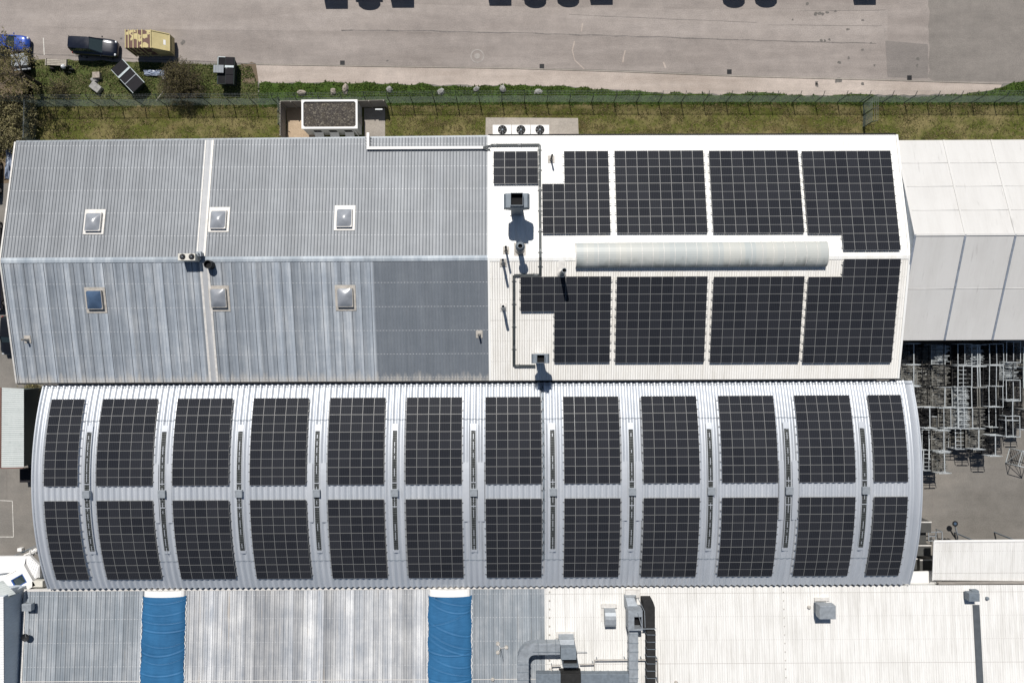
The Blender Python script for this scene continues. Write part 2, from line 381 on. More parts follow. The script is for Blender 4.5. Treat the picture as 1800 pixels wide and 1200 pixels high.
def tarp_mat():
    m, nt, b = new_mat('blue_tarpaulin'); setp(b, 0.6, 0, 0.25)
    f = noise(nt, coords(nt, (1, 0.6, 1)), 0.8, 6)
    nt.links.new(ramp(nt, f, [(0.3, (0.020,0.098,0.215)), (0.7, (0.030,0.135,0.285))]), b.inputs['Base Color'])
    bump(nt, b, noise(nt, coords(nt, (0.8, 2.5, 1)), 1.2, 6, 0.6), 0.5, 0.08); return m
M_tarp = tarp_mat()
def gravel_mat():
    m, nt, b = new_mat('roof_gravel'); setp(b, 0.95, 0, 0.1)
    vo = N(nt, 'ShaderNodeTexVoronoi'); vo.inputs['Scale'].default_value = 9; nt.links.new(coords(nt), vo.inputs['Vector'])
    f = noise(nt, coords(nt), 0.9, 6); sp = N(nt, 'ShaderNodeSeparateColor'); nt.links.new(vo.outputs['Color'], sp.inputs[0])
    col = ramp(nt, sp.outputs[0], [(0, (0.042,0.037,0.034)), (0.7, (0.078,0.07,0.063)), (0.9, (0.13,0.116,0.095)), (1, (0.20,0.18,0.145))])
    col = mix(nt, ramp(nt, f, [(0.5, (0,0,0)), (0.8, (0.35,)*3)]), col, (0.12,0.10,0.06))
    nt.links.new(col, b.inputs['Base Color']); bump(nt, b, vo.outputs['Distance'], 0.6, 0.05); return m
M_gravel = gravel_mat()
M_wood = simple('weathered_timber', (0.27,0.25,0.225), 0.85, 0, 0.25, 3, stretch=(0.4, 3, 3))
M_fence = simple('green_wire', (0.25,0.30,0.27), 0.6, 0.1, 0.1)
M_post = simple('fence_post_green', (0.03,0.045,0.04), 0.6, 0.1, 0.1)
M_wire = simple('barbed_wire', (0.35,0.37,0.38), 0.5, 0.5)
M_stone = simple('rough_stone', (0.30,0.26,0.22), 0.9, 0, 0.35, 3.5)
M_stone2 = simple('grey_stone', (0.27,0.265,0.25), 0.9, 0, 0.3, 3.5)
M_render = simple('pale_render', (0.52,0.52,0.50), 0.8, 0, 0.06, 2)
M_wallgrey = simple('wall_cladding', (0.36,0.37,0.38), 0.6, 0.1, 0.08, 2)
M_walldark = simple('dark_green_cladding', (0.075,0.095,0.088), 0.6, 0, 0.1, 2)
M_darkglass = simple('tinted_glass', (0.030,0.044,0.048), 0.06, 0, 0.05, spec=0.6)
M_tyre = simple('tyre_rubber', (0.018,0.018,0.018), 0.85)
M_rim = simple('alloy_rim', (0.35,0.35,0.36), 0.35, 0.8)
M_lamp = simple('lamp_lens', (0.6,0.62,0.64), 0.12, 0.1, 0.03)
def paint(name, c):
    m = simple(name, c, 0.3, 0.15, 0.04); b = m.node_tree.nodes['Principled BSDF']
    b.inputs['Coat Weight'].default_value = 1.0; b.inputs['Coat Roughness'].default_value = 0.06; return m
M_navy = paint('navy_car_paint', (0.004,0.006,0.014)); M_blue = paint('blue_car_paint', (0.014,0.055,0.30))
M_black = paint('black_car_paint', (0.008,0.008,0.009)); M_silver = paint('white_car_paint', (0.55,0.56,0.57))
M_truck = paint('white_truck_paint', (0.6,0.6,0.6)); M_skydark = paint('dark_blue_car_paint', (0.006,0.014,0.05))
def camo_mat():
    m, nt, b = new_mat('flaking_yellow_paint'); setp(b, 0.65, 0, 0.3)
    f = noise(nt, coords(nt, (0.8, 1, 1)), 1.05, 3, 0.5); g = noise(nt, coords(nt), 4, 6)
    y = ramp(nt, g, [(0.3, (0.44,0.365,0.175)), (0.7, (0.54,0.455,0.24))])
    col = mix(nt, ramp(nt, f, [(0.425, (0,0,0)), (0.44, (1,1,1))]), y, (0.125,0.068,0.055))
    nt.links.new(col, b.inputs['Base Color']); return m
M_camo = camo_mat()
M_yellow = simple('yellow_paint', (0.50,0.42,0.21), 0.6, 0, 0.1, 2, dirt=((0.3,0.22,0.1), 0.3))
M_skip = simple('dark_green_skip_paint', (0.018,0.028,0.028), 0.6, 0.1, 0.2, spec=0.2); M_lid = simple('black_plastic_lid', (0.019,0.018,0.021), 0.7, 0, 0.2, spec=0.12)
M_band = simple('pale_steel_band', (0.40,0.45,0.46), 0.5, 0.2)
M_board = simple('grey_boards', (0.25,0.27,0.29), 0.7, 0, 0.12); M_plank = simple('bleached_planks', (0.36,0.33,0.28), 0.85, 0, 0.2, 4)
M_film = simple('plastic_sheet', (0.24,0.28,0.36), 0.35, 0, 0.3, 3)
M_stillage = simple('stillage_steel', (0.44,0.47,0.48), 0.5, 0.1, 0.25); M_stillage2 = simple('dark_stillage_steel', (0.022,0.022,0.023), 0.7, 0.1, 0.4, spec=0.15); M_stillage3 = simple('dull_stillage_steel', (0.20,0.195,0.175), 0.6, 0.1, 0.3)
M_roofpale = grey_roof('pale_joint_sheet', (0.40,0.41,0.425), (0.33,0.345,0.36), (0.5,0.5,0.5), 3.0, 0.05, False)
M_seam = simple('lap_shade_seam', (0.10,0.11,0.125), 0.7, 0.1, 0.2, 2)  # darkened rib side: the shadow line at each lap put into colour
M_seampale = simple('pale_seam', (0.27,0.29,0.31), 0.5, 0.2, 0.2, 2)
M_seamwhite = simple('dull_seam', (0.36,0.345,0.32), 0.6, 0, 0.4, 1.2, stretch=(1,0.3,1))  # patchy greyer tone on one side of the white sheet ribs
# ------------------------------------------------------------------ ground, roads, verges
def sheet(name, poly, z, m, kind='structure'):
    mb = MB(); mb.face([(p[0], p[1], z) for p in poly]); return struct(name, mb, m, kind)
def jag(pts, amp, step=0.7, z=0):
    """irregular edge: subdivide the polyline and jitter it"""
    out = []
    for a, b in zip(pts, pts[1:]):
        n = max(1, int((b-a).length/step))
        for i in range(n):
            t = i/n; p = a.lerp(b, t); out.append(p + Vector((random.uniform(-.4, .4)*amp, random.uniform(-1, 1)*amp, 0)))
    out.append(pts[-1]); return out
sheet('ground', [(-400,-400),(400,-400),(400,400),(-400,400)], 0.0, M_yard)
rd_south = Ps([(-300,120),(0,104),(455,112),(700,116),(900,119),(1100,124),(1300,133),(1500,138),(1760,146),(2200,150)])
sheet('road', list(reversed(rd_south)) + [Vector((-100,90,0)), Vector((110,90,0))][::1], 0.004, M_road)
# older pale band along the north of the yard and the dark repair strip
sheet('road_pale_band', Ps([(-200,-60),(-200,40),(300,52),(620,55),(900,60),(1100,66),(1400,72),(1560,76),(1560,18),(1200,16),(800,10),(300,-10)][::-1]), 0.008, M_roadpale)
sheet('road_east', [Vector((p.x+random.uniform(-.18,.18), p.y, 0)) for p in jag(Ps([(1633,-80),(1632,135)]), .05, .8)]+Ps([(1640,142),(1760,144),(2200,140),(2200,-80)]), 0.008, M_roadtan)
sheet('road_patch', Ps([(1556,72),(1560,136),(1631,138),(1631,78)]), 0.012, M_patch)
# gravel verge
vg = [(450,113),(700,117),(900,120),(1100,126),(1300,134),(1500,139),(1762,147)]
vb = [(1755,163),(1700,166),(1500,168),(1320,167),(1150,164),(1000,153),(900,151),(740,149),(560,146),(455,146)]
verge_top = Ps(vg); verge_bot = jag(Ps(vb), 0.10)
sheet('gravel_verge', [*verge_bot[::1], *verge_top][::-1] if False else (verge_top + verge_bot)[::-1], 0.010, M_verge)
mb = MB()                                              # kerb stones between road and verge
for a, b in zip(vg, vg[1:]): mb.bar(P(*a)+Vector((0,-.03,.03)), P(*b)+Vector((0,-.03,.03)), 0.10, 0.07)
struct('kerb', mb, M_pad)
def line_strip(name, lines, w, z, m):
    mb = MB()
    for pl in lines:
        pts = [P(*p) for p in pl]; fine = []
        for a, b in zip(pts, pts[1:]):
            n = max(1, int((b-a).length/1.2))
            fine += [a.lerp(b, i/n) + Vector((0, random.uniform(-1, 1)*w*0.5, 0)) for i in range(n)]
        fine.append(pts[-1])
        for a, b in zip(fine, fine[1:]):
            d = (b-a).normalized(); s = Vector((-d.y, d.x, 0))*w*0.5*random.uniform(0.5, 1.3)
            mb.face([(*(a-s).xy, z), (*(b-s).xy, z), (*(b+s).xy, z), (*(a+s).xy, z)])
    return struct(name, mb, m)
line_strip('tar_seam', [[(600,54),(760,55),(900,58),(1060,63),(1200,67),(1360,72),(1540,77)], [(0,92),(260,105),(450,112)]], 0.10, 0.016, M_tar)
line_strip('slab_joint', [[(1640,742),(1640,950)], [(1706,0),(1705,140)], [(1400,20),(1556,18)], [(1350,44),(1550,46)], [(1000,26),(1330,40)],
    [(1690,795),(1800,796)], [(1690,823),(1800,824)], [(0,965),(58,966)], [(10,720),(12,880)]], 0.05, 0.018, M_patch)
mb = MB()
def mark(a, b, w, z=0.02):
    a, b = P(*a), P(*b); d = (b-a).normalized(); s = Vector((-d.y, d.x, 0))*w/2
    mb.face([(*(a-s).xy, z), (*(b-s).xy, z), (*(b+s).xy, z), (*(a+s).xy, z)])
mark((76.5,67),(78,97),0.10); mark((0,879),(22,880),0.08); mark((22,880),(24,943),0.08); mark((24,943),(0,943),0.08)
struct('road_markings', mb, M_chalk)
mb = MB()                                              # oil drips and dark stains on the old asphalt
def blob(u, v, r, sx=1.0):
    c = P(u, v); pts = []
    for j in range(11):
        k = r*random.uniform(0.5, 1.2); t = 2*math.pi*j/11
        pts.append((c.x+k*sx*math.cos(t), c.y+k*math.sin(t), 0.0195))
    mb.face(pts)
for u, v, r in ((1434,25,.3),(1440,24,.32),(1446,25,.26),(1453,22,.25),(1468,20,.22),(1517,36,.2),(1491,52,.22),(1443,72,.26),(1450,72,.24),(1458,70,.2),(1531,76,.22),(1516,88,.2),(1475,110,.34),(1492,102,.26),(1537,115,.2),
                (1419,7,.25),(1393,35,.15),(1435,146,.32),(1436,150,.3),(1473,142,.5),(1517,148,.35),(1614,104,.3),(213,68,.2),(322,75,.4),(1612,116,.3),(681,107,.2),(1744,776,.3)):
    blob(u, v, r*.7, random.uniform(0.6, 1.5))
struct('road_stains', mb, simple('oil_stain', (0.125,0.115,0.105), 0.8, var=0.3, scale=5))

mb_ = sheet('bare_patch', [Vector((*p.xy,0)) for p in jag(Ps([(424,112),(452,113),(458,121),(454,140),(436,152),(424,146),(424,112)]), .25, .5)][::-1], 0.0095, M_soil)
line_strip('worn_scrapes', [[(1010,73),(1006,90),(1010,105),(1027,122)], [(1099,88),(1096,100),(1095,110)], [(1024,40),(1022,56)], [(1166,110),(1170,120)]], 0.14, 0.017, M_verge)
# grass strips and lawns
gl_top = jag(Ps([(40,103),(200,108),(330,112),(440,114),(458,120)]), 0.12); gl_bot = Ps([(455,187),(40,190)])
sheet('meadow', (gl_top + jag(Ps([(458,120),(453,146)]), .15) + gl_bot)[::-1], 0.006, M_meadow)
gs_top = jag(Ps([(455,145),(560,146),(640,147),(740,148),(800,152),(900,150),(1000,153),(1080,159),(1150,163),(1260,166),(1330,164),(1420,169),(1500,167),(1600,171),(1700,166),(1740,157),(1790,145),(1900,140)]), 0.16)
gs_bot = Ps([(1900,185),(1350,184),(900,184),(690,186),(455,189)])
sheet('grass_strip', (gs_top + gs_bot)[::-1], 0.014, M_green)
sheet('lawn', [P(1900,178), P(1350,178.5), P(900,178.5), P(690,180), P(490,183), P(60,187), P(50,275), P(900,275), P(1900,275)], 0.008, M_lawn)
sheet('wild_ground', [P(50,100), P(62,187), P(58,320), P(-160,330), P(-160,95)], 0.006, M_soil)
sheet('concrete_slab', Ps([(854,207),(853,262),(1018,262),(1016,208)]), 0.05, M_pad)
sheet('kiosk_pad', Ps([(640,190),(640,262),(677,262),(677,190)]), 0.045, M_pad)
sheet('sandy_bed', [Vector((*p.xy, .03)) for p in jag(Ps([(504,190),(504,262),(560,262),(560,190)]), .08)], 0.03, M_sand)

# ------------------------------------------------------------------ sheet-metal roofs
def ribbed(mb, A0, A1, B0, B1, pitch, h, wt, wb, mi=0, rows=1, phase=0.5, seam=None, seam_every=1):
    """trapezoid sheet from eave A0-A1 up to ridge B0-B1, ribs run up the slope"""
    A0, A1, B0, B1 = map(Vector, (A0, A1, B0, B1)); L = (A1-A0).length
    nrm = (A1-A0).cross(B0-A0).normalized()
    if nrm.z < 0: nrm = -nrm
    st = [(0, 0)]; x = pitch*phase
    while x + wb/2 < L - 0.01:
        st += [(x-wb/2, 0), (x-wt/2, h), (x+wt/2, h), (x+wb/2, 0)]; x += pitch
    st.append((L, 0)); grid = []
    for r in range(rows+1):
        t = r/rows; a, b = A0.lerp(B0, t), A1.lerp(B1, t)
        grid.append([mb.vert(a.lerp(b, s/L) + nrm*z) for s, z in st])
    for g0, g1 in zip(grid, grid[1:]):
        for j in range(len(st)-1):
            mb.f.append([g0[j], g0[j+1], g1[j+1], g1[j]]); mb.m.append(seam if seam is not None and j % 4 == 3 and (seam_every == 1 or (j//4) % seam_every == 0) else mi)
def gable_wall(mb, x0, x1, yN, yR, yS, zN, zR, zS, ins=0.15):
    yN -= ins; yS += ins; zN -= 0.06; zR -= 0.08; zS -= 0.06
    for x in (x0+ins, x1-ins): mb.face([(x,yS,0),(x,yN,0),(x,yN,zN),(x,yR,zR),(x,yS,zS)])
    mb.face([(x0+ins,yN,0),(x1-ins,yN,0),(x1-ins,yN,zN),(x0+ins,yN,zN)]); mb.face([(x0+ins,yS,0),(x1-ins,yS,0),(x1-ins,yS,zS),(x0+ins,yS,zS)])

# main gabled factory: grey half and white half share the ridge line
ZE, ZR, YR, YS = 6.0, 8.2, 8.42, -4.05
XL, XM, XR = -51.45, -2.36, 40.05; YNW, YNM, YNE = 20.98, 21.28, 21.38
SL = (ZR-ZE)/(YR-YS); ANG = math.atan(SL)
def roof_z(y): return ZR - SL*abs(y-YR) if y < YR else ZR - (ZR-ZE)/(21.38-YR)*(y-YR)
def on_roof(u, v, dz=0.0):
    z = 7
    for _ in range(5): p = P(u, v, z); z = roof_z(p.y)+dz
    return P(u, v, z)
grey = thing('factory_hall', (-27, YR, 0), 'long factory hall with weathered grey ribbed sheet roof and six square domed rooflights', 'building')
mb = MB(); gable_wall(mb, XL, XM, YNW, YR, YS, ZE, ZR, ZE); mb.build('wall', M_wallgrey, grey)
XD = -13.95
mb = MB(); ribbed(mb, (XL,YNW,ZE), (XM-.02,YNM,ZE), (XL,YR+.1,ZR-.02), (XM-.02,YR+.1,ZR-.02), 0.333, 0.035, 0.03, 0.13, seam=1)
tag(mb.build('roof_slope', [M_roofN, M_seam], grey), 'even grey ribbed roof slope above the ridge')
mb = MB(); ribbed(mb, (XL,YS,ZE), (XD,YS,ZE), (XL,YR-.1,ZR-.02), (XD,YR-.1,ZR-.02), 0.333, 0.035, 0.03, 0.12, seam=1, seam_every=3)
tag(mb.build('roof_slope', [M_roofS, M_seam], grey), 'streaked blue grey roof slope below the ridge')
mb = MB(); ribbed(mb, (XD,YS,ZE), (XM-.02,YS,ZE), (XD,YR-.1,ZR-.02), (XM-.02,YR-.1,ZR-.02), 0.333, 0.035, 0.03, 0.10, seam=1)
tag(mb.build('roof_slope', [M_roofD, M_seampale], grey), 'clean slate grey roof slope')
def ridge_cap(root, x0, x1, m, w=0.27, z=0.045):
    mb = MB()
    dz = SL*w
    for s in (1, -1): mb.hexa([(x0,YR+s*w,ZR-dz+z),(x1,YR+s*w,ZR-dz+z),(x1,YR,ZR+z),(x0,YR,ZR+z),(x0,YR+s*w,ZR-dz+z+.012),(x1,YR+s*w,ZR-dz+z+.012),(x1,YR,ZR+z+.012),(x0,YR,ZR+z+.012)])
    mb.build('ridge_cap', m, root)
ridge_cap(grey, XL-.02, XM-.03, M_ridge)
for a, b in (((XL-.06,YNW,ZE+.03),(XL-.06,YR,ZR+.03)), ((XL-.06,YS,ZE+.03),(XL-.06,YR,ZR+.03))):
    mb = MB(); mb.bar(a, b, 0.16, 0.14); mb.build('verge_trim', M_flash, grey)
mb = MB(); mb.bar((XL,YNW+.08,ZE-.06),(XM,YNM+.08,ZE-.06),0.16,0.12)
x = XL+.3
while x < XM-.2:
    t = (x-XL)/(XM-XL); y = YNW+(YNM-YNW)*t; mb.bar((x,y-.12,ZE+.03),(x,y+.17,ZE+.02),0.035,0.02); x += 0.666
tag(mb.build('gutter', M_galv, grey), 'galvanised gutter along the lawn side')
mb = MB(); mb.bar((XL,YS-.07,ZE-.05),(XM,YS-.07,ZE-.05),0.13,0.12); tag(mb.build('gutter', M_blacksteel, grey), 'dark gutter along the valley')
mb = MB()                                              # expansion joint with two cream capping strips
for xo in (-31.72, -30.98):
    for ys, ze in ((YNW+.1, ZE), (YS, ZE)):
        xx = xo + (0.35 if ys < 0 else 0)
        mb.bar((xx,ys,ze+.045),(xx,YR,ZR+.045),0.22 if xo > -31.5 or ys < 0 else 0.12,0.02)
        if xo < -31.5: mb.bar((xx+.4,ys,ze+.03),(xx+.4,YR,ZR+.03),0.62,0.016,1)
mb.build('joint_flashing', [M_flash, M_roofpale], grey)

def rooflight(root, u, v, mdome, mfl, flash_pad=(1.05, 1.3), north=True):
    p = on_roof(u, v, 0.25); x, y = p.x, p.y; s = -SL if y > YR else SL
    def Z(yy): return roof_z(yy)
    rf = MB(); w, l = flash_pad
    yo = 0.05 if north else -0.02
    c = [(x-w,y-l+yo),(x+w,y-l+yo),(x+w,y+l+yo),(x-w,y+l+yo)]
    rf.hexa([(a,b,Z(b)+.036) for a,b in c]+[(a,b,Z(b)+.052) for a,b in c])
    r_ = rf.build('rooflight', mfl, root)
    fr = MB(); a, b = 0.80, 0.95                       # upstand with a rim
    cz = Z(y)
    for (x0,x1,y0,y1) in ((x-a,x-a+.09,y-b,y+b),(x+a-.09,x+a,y-b,y+b),(x-a+.09,x+a-.09,y-b,y-b+.09),(x-a+.09,x+a-.09,y+b-.09,y+b)):
        fr.hexa([(x0,y0,Z(y0)+.05),(x1,y0,Z(y0)+.05),(x1,y1,Z(y1)+.05),(x0,y1,Z(y1)+.05),(x0,y0,Z(y0)+.33),(x1,y0,Z(y0)+.33),(x1,y1,Z(y1)+.33),(x0,y1,Z(y1)+.33)])
    fr.build('frame', M_beige if not north else M_flash, r_)
    d = MB(); n = 10; a, b = 0.76, 0.91; g = []
    for i in range(n+1):
        row = []
        for j in range(n+1):
            s_, t_ = 2*i/n-1, 2*j/n-1
            # pyramid-like dome with a soft top
            h = 0.34*(1-max(abs(s_), abs(t_))**1.6)*0.75 + 0.34*(1-s_*s_)*(1-t_*t_)*0.25
            row.append(d.vert((x+a*s_, y+b*t_, Z(y+b*t_)+.325+h)))
        g.append(row)
    for i in range(n):
        for j in range(n): d.f.append([g[i][j], g[i+1][j], g[i+1][j+1], g[i][j+1]]); d.m.append(0)
    d.build('dome', mdome, r_, smooth=True)
for u, v, md, mf, nn in ((163.5,390,M_dome,M_flash,True),(383.5,386,M_dome,M_flash,True),(605,383,M_dome,M_flash,True),(166,527,M_domeblue,M_beige,False),(384,524,M_dome,M_beige,False),(606.5,523,M_dome,M_beige,False)):
    rooflight(grey, u, v, md, mf, north=nn)

white = thing('factory_hall', (19, YR, 0), 'white ribbed metal roofed hall covered in black solar arrays with vaulted ridge rooflight', 'building')
mb = MB(); gable_wall(mb, XM, XR, YNE, YR, YS, ZE, ZR, ZE); mb.build('wall', M_render, white)
mb = MB(); ribbed(mb, (XM,YNE,ZE), (XR,YNE-.12,ZE), (XM,YR+.1,ZR-.02), (XR,YR+.1,ZR-.02), 0.25, 0.04, 0.03, 0.08)
tag(mb.build('roof_slope', M_white, white), 'bright white roof slope towards the lawn')
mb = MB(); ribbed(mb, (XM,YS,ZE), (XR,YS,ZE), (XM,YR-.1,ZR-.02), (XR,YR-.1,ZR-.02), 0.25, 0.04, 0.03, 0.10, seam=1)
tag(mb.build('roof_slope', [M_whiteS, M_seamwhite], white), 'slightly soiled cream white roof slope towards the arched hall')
ridge_cap(white, XM+.02, XR+.02, M_white, 0.33)
mb = MB(); mb.bar((XM,YNE+.09,ZE-.03),(XR,YNE-.03,ZE-.03),0.14,0.13); tag(mb.build('gutter', M_blacksteel, white), 'dark gutter along the lawn side')
mb = MB(); mb.bar((XM,YS-.07,ZE-.05),(XR,YS-.07,ZE-.05),0.13,0.12); tag(mb.build('gutter', M_blacksteel, white), 'dark gutter along the valley')
for a, b in (((XR+.05,YNE-.12,ZE+.05),(XR+.05,YR,ZR+.05)), ((XR+.05,YS,ZE+.05),(XR+.05,YR,ZR+.05)), ((XM+.06,YNE,ZE+.03),(XM+.06,YR,ZR+.03)), ((XM+.06,YS,ZE+.03),(XM+.06,YR,ZR+.03))): 
    mb = MB(); mb.bar(a, b, 0.22, 0.08); mb.build('verge_trim', M_white, white)
# vaulted ridge rooflight
vx0, vx1 = 6.46, 31.6; vy = 8.62; npan = 23; pw = (vx1-vx0)/npan
vb_ = MB(); vb_.box(vx0-.02, vx1+.02, vy-1.24, vy+1.24, 7.7, 8.32)
vt = vb_.build('vaulted_rooflight', M_flash, white)
mb = MB(); n = 16
arc = [(vy+1.26*math.cos(math.pi*j/n), 8.32+0.72*math.sin(math.pi*j/n)) for j in range(n+1)]
for i in range(npan):
    a, b = vx0+i*pw+.02, vx0+(i+1)*pw-.02
    for (y0,z0),(y1,z1) in zip(arc, arc[1:]): mb.face([(a,y0,z0),(b,y0,z0),(b,y1,z1),(a,y1,z1)])
for xx in (vx0+.02, vx1-.02): mb.face([(xx,y,z) for y, z in arc])
mb.build('glazing', M_vault, vt, smooth=False)
for i in range(npan+1):
    xx = vx0+i*pw; mb = MB()
    for (y0,z0),(y1,z1) in zip(arc, arc[1:]): mb.bar((xx,y0,z0+.012),(xx,y1,z1+.012),0.045,0.03)
    mb.build('glazing_bar', M_flash, vt)

# ------------------------------------------------------------------ arched hall
BX0, BX1 = -48.97, 41.70; BYN, BYS, BYC, BR, BZC = -4.32, -25.78, -14.33, 28.9, 7.3
def arch_z(y): return BZC - (BR - math.sqrt(BR*BR-(y-BYC)**2))
def arch_ang(y): return math.asin((y-BYC)/BR)        # surface tilt, + towards north
def on_arch(u, v, dz=0.0):
    z = 6
    for _ in range(6): p = P(u, v, z); z = arch_z(max(min(p.y, 0), -30))+dz
    return P(u, v, z)
arch = thing('arched_hall', (-4, BYC, 0), 'long hall with arched corrugated aluminium roof carrying two rows of black solar arrays', 'building')
mb = MB()
mb.box(BX0+.25, BX1-.25, BYS+.3, BYN-.35, 0, arch_z(BYS)-.15)
for xx in (BX0+.25, BX1-.25):
    ys = [BYS+.3+(BYN-.35-BYS-.3)*i/16 for i in range(17)]
    mb.face([(xx,BYS+.3,3),(xx,BYN-.35,3)] + [(xx,y,arch_z(y)-.1) for y in ys[::-1]])
mb.build('wall', M_wallgrey, arch)
mb = MB(); nr = 36; pit = 0.605
st = []; x = BX0
while x < BX1-pit:
    for q in range(10): st.append((x+pit*q/10, .095*(1-math.cos(2*math.pi*q/10))*(1.0 if q else 1)))
    x += pit
st.append((BX1, 0))
rows = []
for r in range(nr+1):
    y = BYN + (BYS-BYN)*r/nr; t = arch_ang(y)
    rows.append([mb.vert((xx, y+z*math.sin(t), arch_z(y)+z*math.cos(t))) for xx, z in st])
for g0, g1 in zip(rows, rows[1:]):
    for j in range(len(st)-1): mb.f.append([g0[j], g0[j+1], g1[j+1], g1[j]][::-1]); mb.m.append(0)
mb.build('corrugated_roof', M_barrel, arch, smooth=True)
mb = MB(); mb.bar((BX0,BYN-.22,arch_z(BYN-.22)+.21),(BX1,BYN-.22,arch_z(BYN-.22)+.21),0.05,0.03); mb.build('eave_rail', M_galv, arch)
for xx in (BX0-.03, BX1+.03):
    mb = MB()
    for r in range(nr):
        y0 = BYN+(BYS-BYN)*r/nr; y1 = BYN+(BYS-BYN)*(r+1)/nr
        mb.bar((xx,y0,arch_z(y0)+.06),(xx,y1,arch_z(y1)+.06),0.12,0.2)
    mb.build('verge_trim', M_barrel, arch)
def arc_band(mb, x0, x1, ya, yb, lift, th, mi=0, n=10):
    for i in range(n):
        y0, y1 = ya+(yb-ya)*i/n, ya+(yb-ya)*(i+1)/n
        c = []
        for l in (lift, lift+th):
            for (xx, y) in ((x0,y0),(x1,y0),(x1,y1),(x0,y1)):
                t = arch_ang(y); c.append((xx, y+l*math.sin(t), arch_z(y)+l*math.cos(t)))
        mb.hexa(c, mi)

# arch arrays pitch: 8 m bays
PW, PL, GAP = 1.134, 1.762, 0.016
CP, RP = PW+0.014, PL+0.014
p0 = on_arch(183.7, 700.5, .25); pA = on_arch(1397.5, 696, .25)
bay = (pA.x-p0.x)/9; BAYX = [p0.x + bay*i for i in range(10)]
BAYX = [on_arch(92.3, 701, .25).x] + BAYX + [on_arch(1526, 694.5, .25).x]
BAYN = [3] + [5]*10 + [3]
BAYX = [on_arch(c, 699, .25).x - n*CP/2 for c, n in zip((121.2,230.8,361.8,495.3,629.5,764,902,1038,1175,1310.3,1444,1554), BAYN)]
def louvre_mat():
    m, nt, b = new_mat('dark_louvre'); setp(b, 0.5, 0.2, 0.4)
    sp = N(nt, 'ShaderNodeSeparateXYZ'); tc = N(nt, 'ShaderNodeTexCoord'); nt.links.new(tc.outputs['Object'], sp.inputs[0])
    f = math_(nt, 'FRACT', math_(nt, 'DIVIDE', sp.outputs[1], 0.24)); n_ = noise(nt, coords(nt), 1.3, 5, 0.7)
    l = math_(nt, 'MULTIPLY', ramp(nt, f, [(0, (1,1,1)), (0.28, (0,0,0))], 'CONSTANT'), ramp(nt, n_, [(0.35, (0.15,)*3), (0.65, (1,1,1))]))
    nt.links.new(mix(nt, l, (0.032,0.036,0.036), (0.16,0.17,0.17)), b.inputs['Base Color']); return m
M_lou = louvre_mat()
gaps = []
for i in range(11):
    a = BAYX[i]+BAYN[i]*CP; b = BAYX[i+1]; gaps.append(((a+b)/2, a, b))
yt = on_arch(900, 757, .2).y; yb_ = on_arch(900, 963, .2).y; ycowl = on_arch(900, 864, .3).y
for i, (xc, a, b) in enumerate(gaps):
    xc -= 0.02
    mb = MB(); arc_band(mb, xc-.225, xc-.04, yt, yb_, 0.19, 0.09, 0, 18); arc_band(mb, xc+.04, xc+.225, yt, yb_, 0.19, 0.09, 0, 18); arc_band(mb, xc-.038, xc+.038, yt, yb_, 0.19, 0.06, 0, 18)
    ls = mb.build('ridge_louvre', M_lou, arch)
    mb = MB()                                          # bright rods, cross bars and end caps
    k = 0; y = yt-.3
    while y > yb_+.2:
        L_ = random.uniform(.25, .9)
        if random.random() < 0.75: arc_band(mb, xc-.028, xc+.028, y, y-L_, 0.26, 0.03, 0, 2)
        y -= L_+random.uniform(.1, .35)
    for f in (0.42, 0.62): yy = yt+(yb_-yt)*f; arc_band(mb, xc-.27, xc+.27, yy, yy-.08, 0.285, 0.02, 0, 1)
    arc_band(mb, xc-.30, xc-.235, yb_-.25, yt+.1, 0.19, 0.05, 0, 14); arc_band(mb, xc+.235, xc+.30, yb_-.25, yt+.1, 0.19, 0.05, 0, 14)
    arc_band(mb, xc-.33, xc+.33, yb_-.05, yb_-.35, 0.187, 0.06, 0, 2)
    arc_band(mb, xc-.3, xc+.3, yt+.06, yt+.7, 0.187, 0.045, 0, 2)
    mb.build('end_flashing', M_barrel, ls)
    mb = MB(); mb.box(-.33,.33,-.36,.36,0,.3); mb.box(-.37,.37,-.4,.4,.3,.34)
    t = arch_ang(ycowl); 
    o = mb.build('cowl', M_galv, ls, local=True, bevel=.02); o.location = Vector((xc+.03, ycowl, arch_z(ycowl)+.2)) - arch.location; o.rotation_euler = (-t, 0, 0)
    if i % 2 == 1:                                     # overlapping cover sheet over the crown
        ya = on_arch(900, 812, .2).y; yc = on_arch(900, 915, .2).y
        for xa, xb in ((a+.12, xc-.42), (xc+.42, b-.12)): mb = MB(); arc_band(mb, xa, xb, ya, yc, 0.195, 0.035, 0, 10); mb.build('cover_sheet', M_barrel, arch)

# ------------------------------------------------------------------ white membrane hall, right
TX0, TYN, TYR, TYS, TZE, TZR = 40.22, 20.75, 10.40, 0.0, 5.6, 9.0
tent = thing('membrane_hall', (55, TYR, 0), 'off white fabric roofed hall with dark rafter seams beside the solar roof', 'building')
mb = MB(); xe = TX0+30
mb.face([(TX0,TYS,0),(TX0,TYN,0),(TX0,TYN,TZE),(TX0,TYR,TZR-.02),(TX0,TYS,TZE)]); mb.face([(xe,TYS,0),(xe,TYN,0),(xe,TYN,TZE),(xe,TYR,TZR-.02),(xe,TYS,TZE)])
mb.face([(TX0,TYN-.1,0),(xe,TYN-.1,0),(xe,TYN-.1,TZE),(TX0,TYN-.1,TZE)]); mb.face([(TX0,TYS+.1,0),(xe,TYS+.1,0),(xe,TYS+.1,TZE),(TX0,TYS+.1,TZE)])
mb.build('wall', simple('pale_wall_panel', (0.42,0.47,0.52), 0.5), tent)
